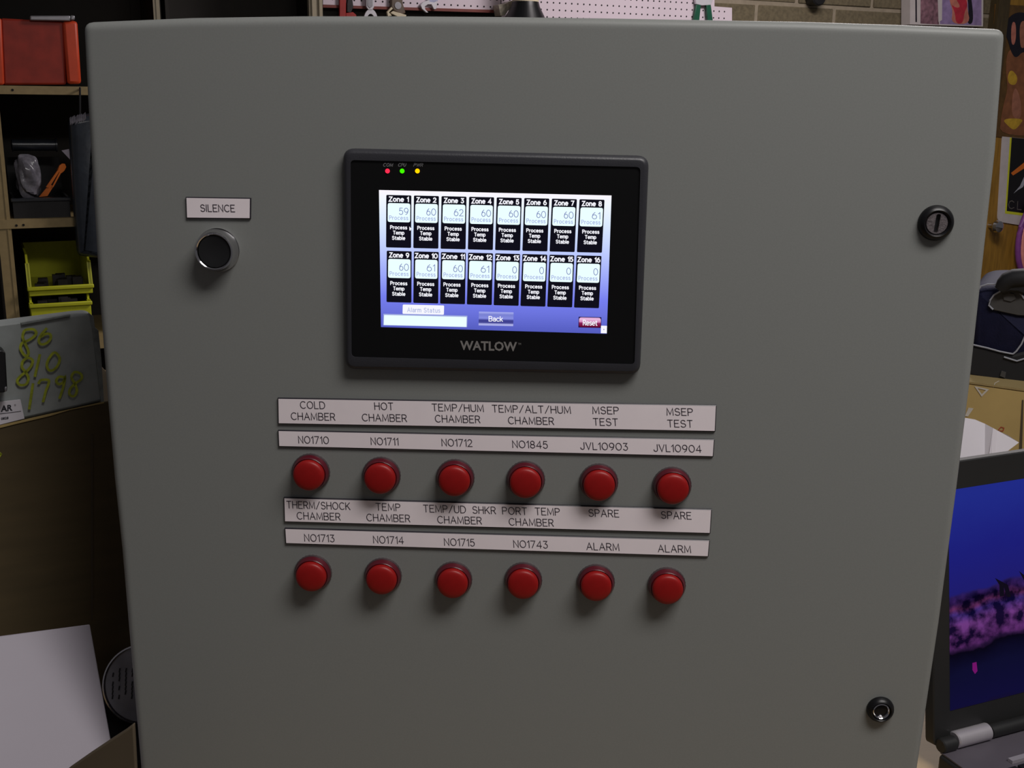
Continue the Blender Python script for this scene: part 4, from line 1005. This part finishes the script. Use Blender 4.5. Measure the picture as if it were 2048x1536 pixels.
# ================================================================ LAPTOP
th = .45; ph = math.radians(9)
dd = ray(1868, 1488); H = CAMLOC+dd*((.925-CAMLOC.z)/dd.z)
T = Vector((cos(th), sin(th), 0)); Nn = Vector((sin(th), -cos(th), 0))
LID = Frame(H, th, ph)
lap = empty('laptop', H+T*.17+Nn*.12-Vector((0, 0, .025)), 'dark open laptop with a blue and purple wallpaper right of the cabinet', 'laptop')
LW, LH = .335, .243
luv = rounded([(0, -.003), (LW, -.003), (LW, LH), (0, LH)], .006, 4)
m_ = MB(); plate(m_, LID, luv, [(0, -.010), (0, -.001), (.001, 0)]); build('lid', m_, M['laptop'], lap, smooth=True)
du0, du1, dv0, dv1 = .018, LW-.018, .026, LH-.024
def wallpaper():
    m_ = emitter('laptop_wallpaper', (1, 1, 1)); nt = m_.node_tree; N_ = nt.nodes; K = nt.links.new
    tc = N_.new('ShaderNodeTexCoord'); sx = N_.new('ShaderNodeSeparateXYZ'); K(tc.outputs['Generated'], sx.inputs[0])
    ns = N_.new('ShaderNodeTexNoise'); ns.inputs['Scale'].default_value = 7; ns.inputs['Detail'].default_value = 7; K(tc.outputs['Generated'], ns.inputs['Vector'])
    ma = N_.new('ShaderNodeMath'); ma.operation = 'MULTIPLY_ADD'; ma.inputs[1].default_value = .09; K(ns.outputs[0], ma.inputs[0])
    mx = N_.new('ShaderNodeMath'); mx.operation = 'MULTIPLY_ADD'; mx.inputs[1].default_value = -.10; K(sx.outputs[0], mx.inputs[0]); K(sx.outputs[2], mx.inputs[2]); K(mx.outputs[0], ma.inputs[2])
    rp = N_.new('ShaderNodeValToRGB'); K(ma.outputs[0], rp.inputs[0]); cr = rp.color_ramp
    st = [(0, (20, 14, 40)), (.04, (16, 14, 52)), (.20, (14, 14, 44)), (.29, (8, 6, 20)), (.315, (56, 32, 76)), (.42, (72, 46, 98)), (.47, (44, 38, 96)), (.50, (66, 36, 70)), (.53, (32, 22, 62)), (.56, (38, 26, 80)), (.575, (30, 28, 108)), (.75, (28, 30, 118)), (1, (32, 42, 132))]
    cr.elements.remove(cr.elements[-1]); cr.elements[0].position = 0; cr.elements[0].color = (*srgb(*st[0][1]), 1)
    for p_, c_ in st[1:]:
        e = cr.elements.new(p_); e.color = (*srgb(*c_), 1)
    # speckle inside the band
    n2 = N_.new('ShaderNodeTexNoise'); n2.inputs['Scale'].default_value = 17; n2.inputs['Detail'].default_value = 4; K(tc.outputs['Generated'], n2.inputs['Vector'])
    r2_ = N_.new('ShaderNodeValToRGB'); r2_.color_ramp.elements[0].position = .42; r2_.color_ramp.elements[0].color = (.12, .12, .2, 1); r2_.color_ramp.elements[1].position = .66; r2_.color_ramp.elements[1].color = (2.3, 1.5, 1.7, 1)
    K(n2.outputs[0], r2_.inputs[0])
    bn = N_.new('ShaderNodeValToRGB'); K(ma.outputs[0], bn.inputs[0]); c2 = bn.color_ramp; c2.elements[0].position = .29; c2.elements[0].color = (0, 0, 0, 1); c2.elements[1].position = .57; c2.elements[1].color = (0, 0, 0, 1)
    for p_ in (.32, .54): e = c2.elements.new(p_); e.color = (1, 1, 1, 1)
    mu = N_.new('ShaderNodeMix'); mu.data_type = 'RGBA'; mu.blend_type = 'MULTIPLY'; K(bn.outputs[0], mu.inputs['Factor']); K(rp.outputs[0], mu.inputs['A']); K(r2_.outputs[0], mu.inputs['B'])
    K(mu.outputs['Result'], N_['Emission'].inputs[0]); return m_
m_ = MB(); m_.box((du0, dv0, 0), (du1, dv1, .0004), LID); ds = build('display', m_, wallpaper(), lap, label='glowing screen with blue sky over a purple shoreline')
ld = lambda x, y: LID.uv(LID.at(x, y, .0006))
m_ = MB()
for ps_ in ([(1990, 1156), (2005, 1164), (2016, 1170), (2022, 1194), (2014, 1194), (2008, 1174), (2008, 1192), (2000, 1193), (1999, 1170)], [(2038, 1142), (2048, 1150), (2060, 1160), (2050, 1164)]):
    m_.prism([LID.at(x, y, .0006) for x, y in ps_], -LID.N*.0001)
build('wallpaper_silhouette', m_, emitter('wallpaper_dark', srgb(16, 12, 24)), ds)
m_ = MB(); m_.prism([LID.at(x, y, .0006) for x, y in [(1945, 1326), (1953, 1324), (1955, 1342), (1950, 1348), (1945, 1340)]], -LID.N*.0001); build('wallpaper_reflection', m_, emitter('wallpaper_magenta', srgb(110, 20, 100)), ds)
# base
def lb(a, z, n): return H+T*a+Nn*n+Vector((0, 0, z))
def lbox(a0_, z0_, n0_, a1_, z1_, n1_): return MB().hexa([lb(a0_, z0_, n1_), lb(a1_, z0_, n1_), lb(a1_, z1_, n1_), lb(a0_, z1_, n1_), lb(a0_, z0_, n0_), lb(a1_, z0_, n0_), lb(a1_, z1_, n0_), lb(a0_, z1_, n0_)])
build('base', lbox(0, -.0248, .006, LW, -.006, .25), M['laptop'], lap, bevel=.003)
build('keyboard_deck', lbox(.002, -.0059, .006, LW-.002, -.0045, .248), M['deck'], lap)
m_ = MB(); a = lb(.018, .002, .004); m_.lathe([(.0065, 0), (.0075, .001), (.0075, .037), (.0065, .038)], a, T, 20); build('hinge', m_, M['silverhinge'], lap, smooth=True, label='silver hinge')
m_ = MB(); m_.lathe([(.0055, 0), (.0065, .001), (.0065, .014), (.0055, .015)], lb(.002, .0005, .005), T, 16); build('hinge_cap', m_, M['laptop'], lap, smooth=True)
m_ = MB(); m_.lathe([(.006, 0), (.006, .23)], lb(.058, .001, .004), T, 16); build('hinge_bar', m_, M['laptop'], lap, smooth=True)
m_ = lbox(.045, -.0044, .038, LW-.02, -.0015, .043); build('trim_strip', m_, M['silverhinge'], lap)
kk = None
for r in range(6):
    for c in range(13):
        a_ = .022+c*.0225; n_ = .049+r*.0185
        o_ = lb(a_, -.0045, n_)
        if kk is None:
            kk = build('key', lbox(a_, -.0045, n_, a_+.0195, -.0015, n_+.016), M['blackplastic'], lap, origin=o_)
        else:
            k_ = kk.copy(); COL.objects.link(k_); k_.parent = lap; k_.location = o_-WL[lap.name]
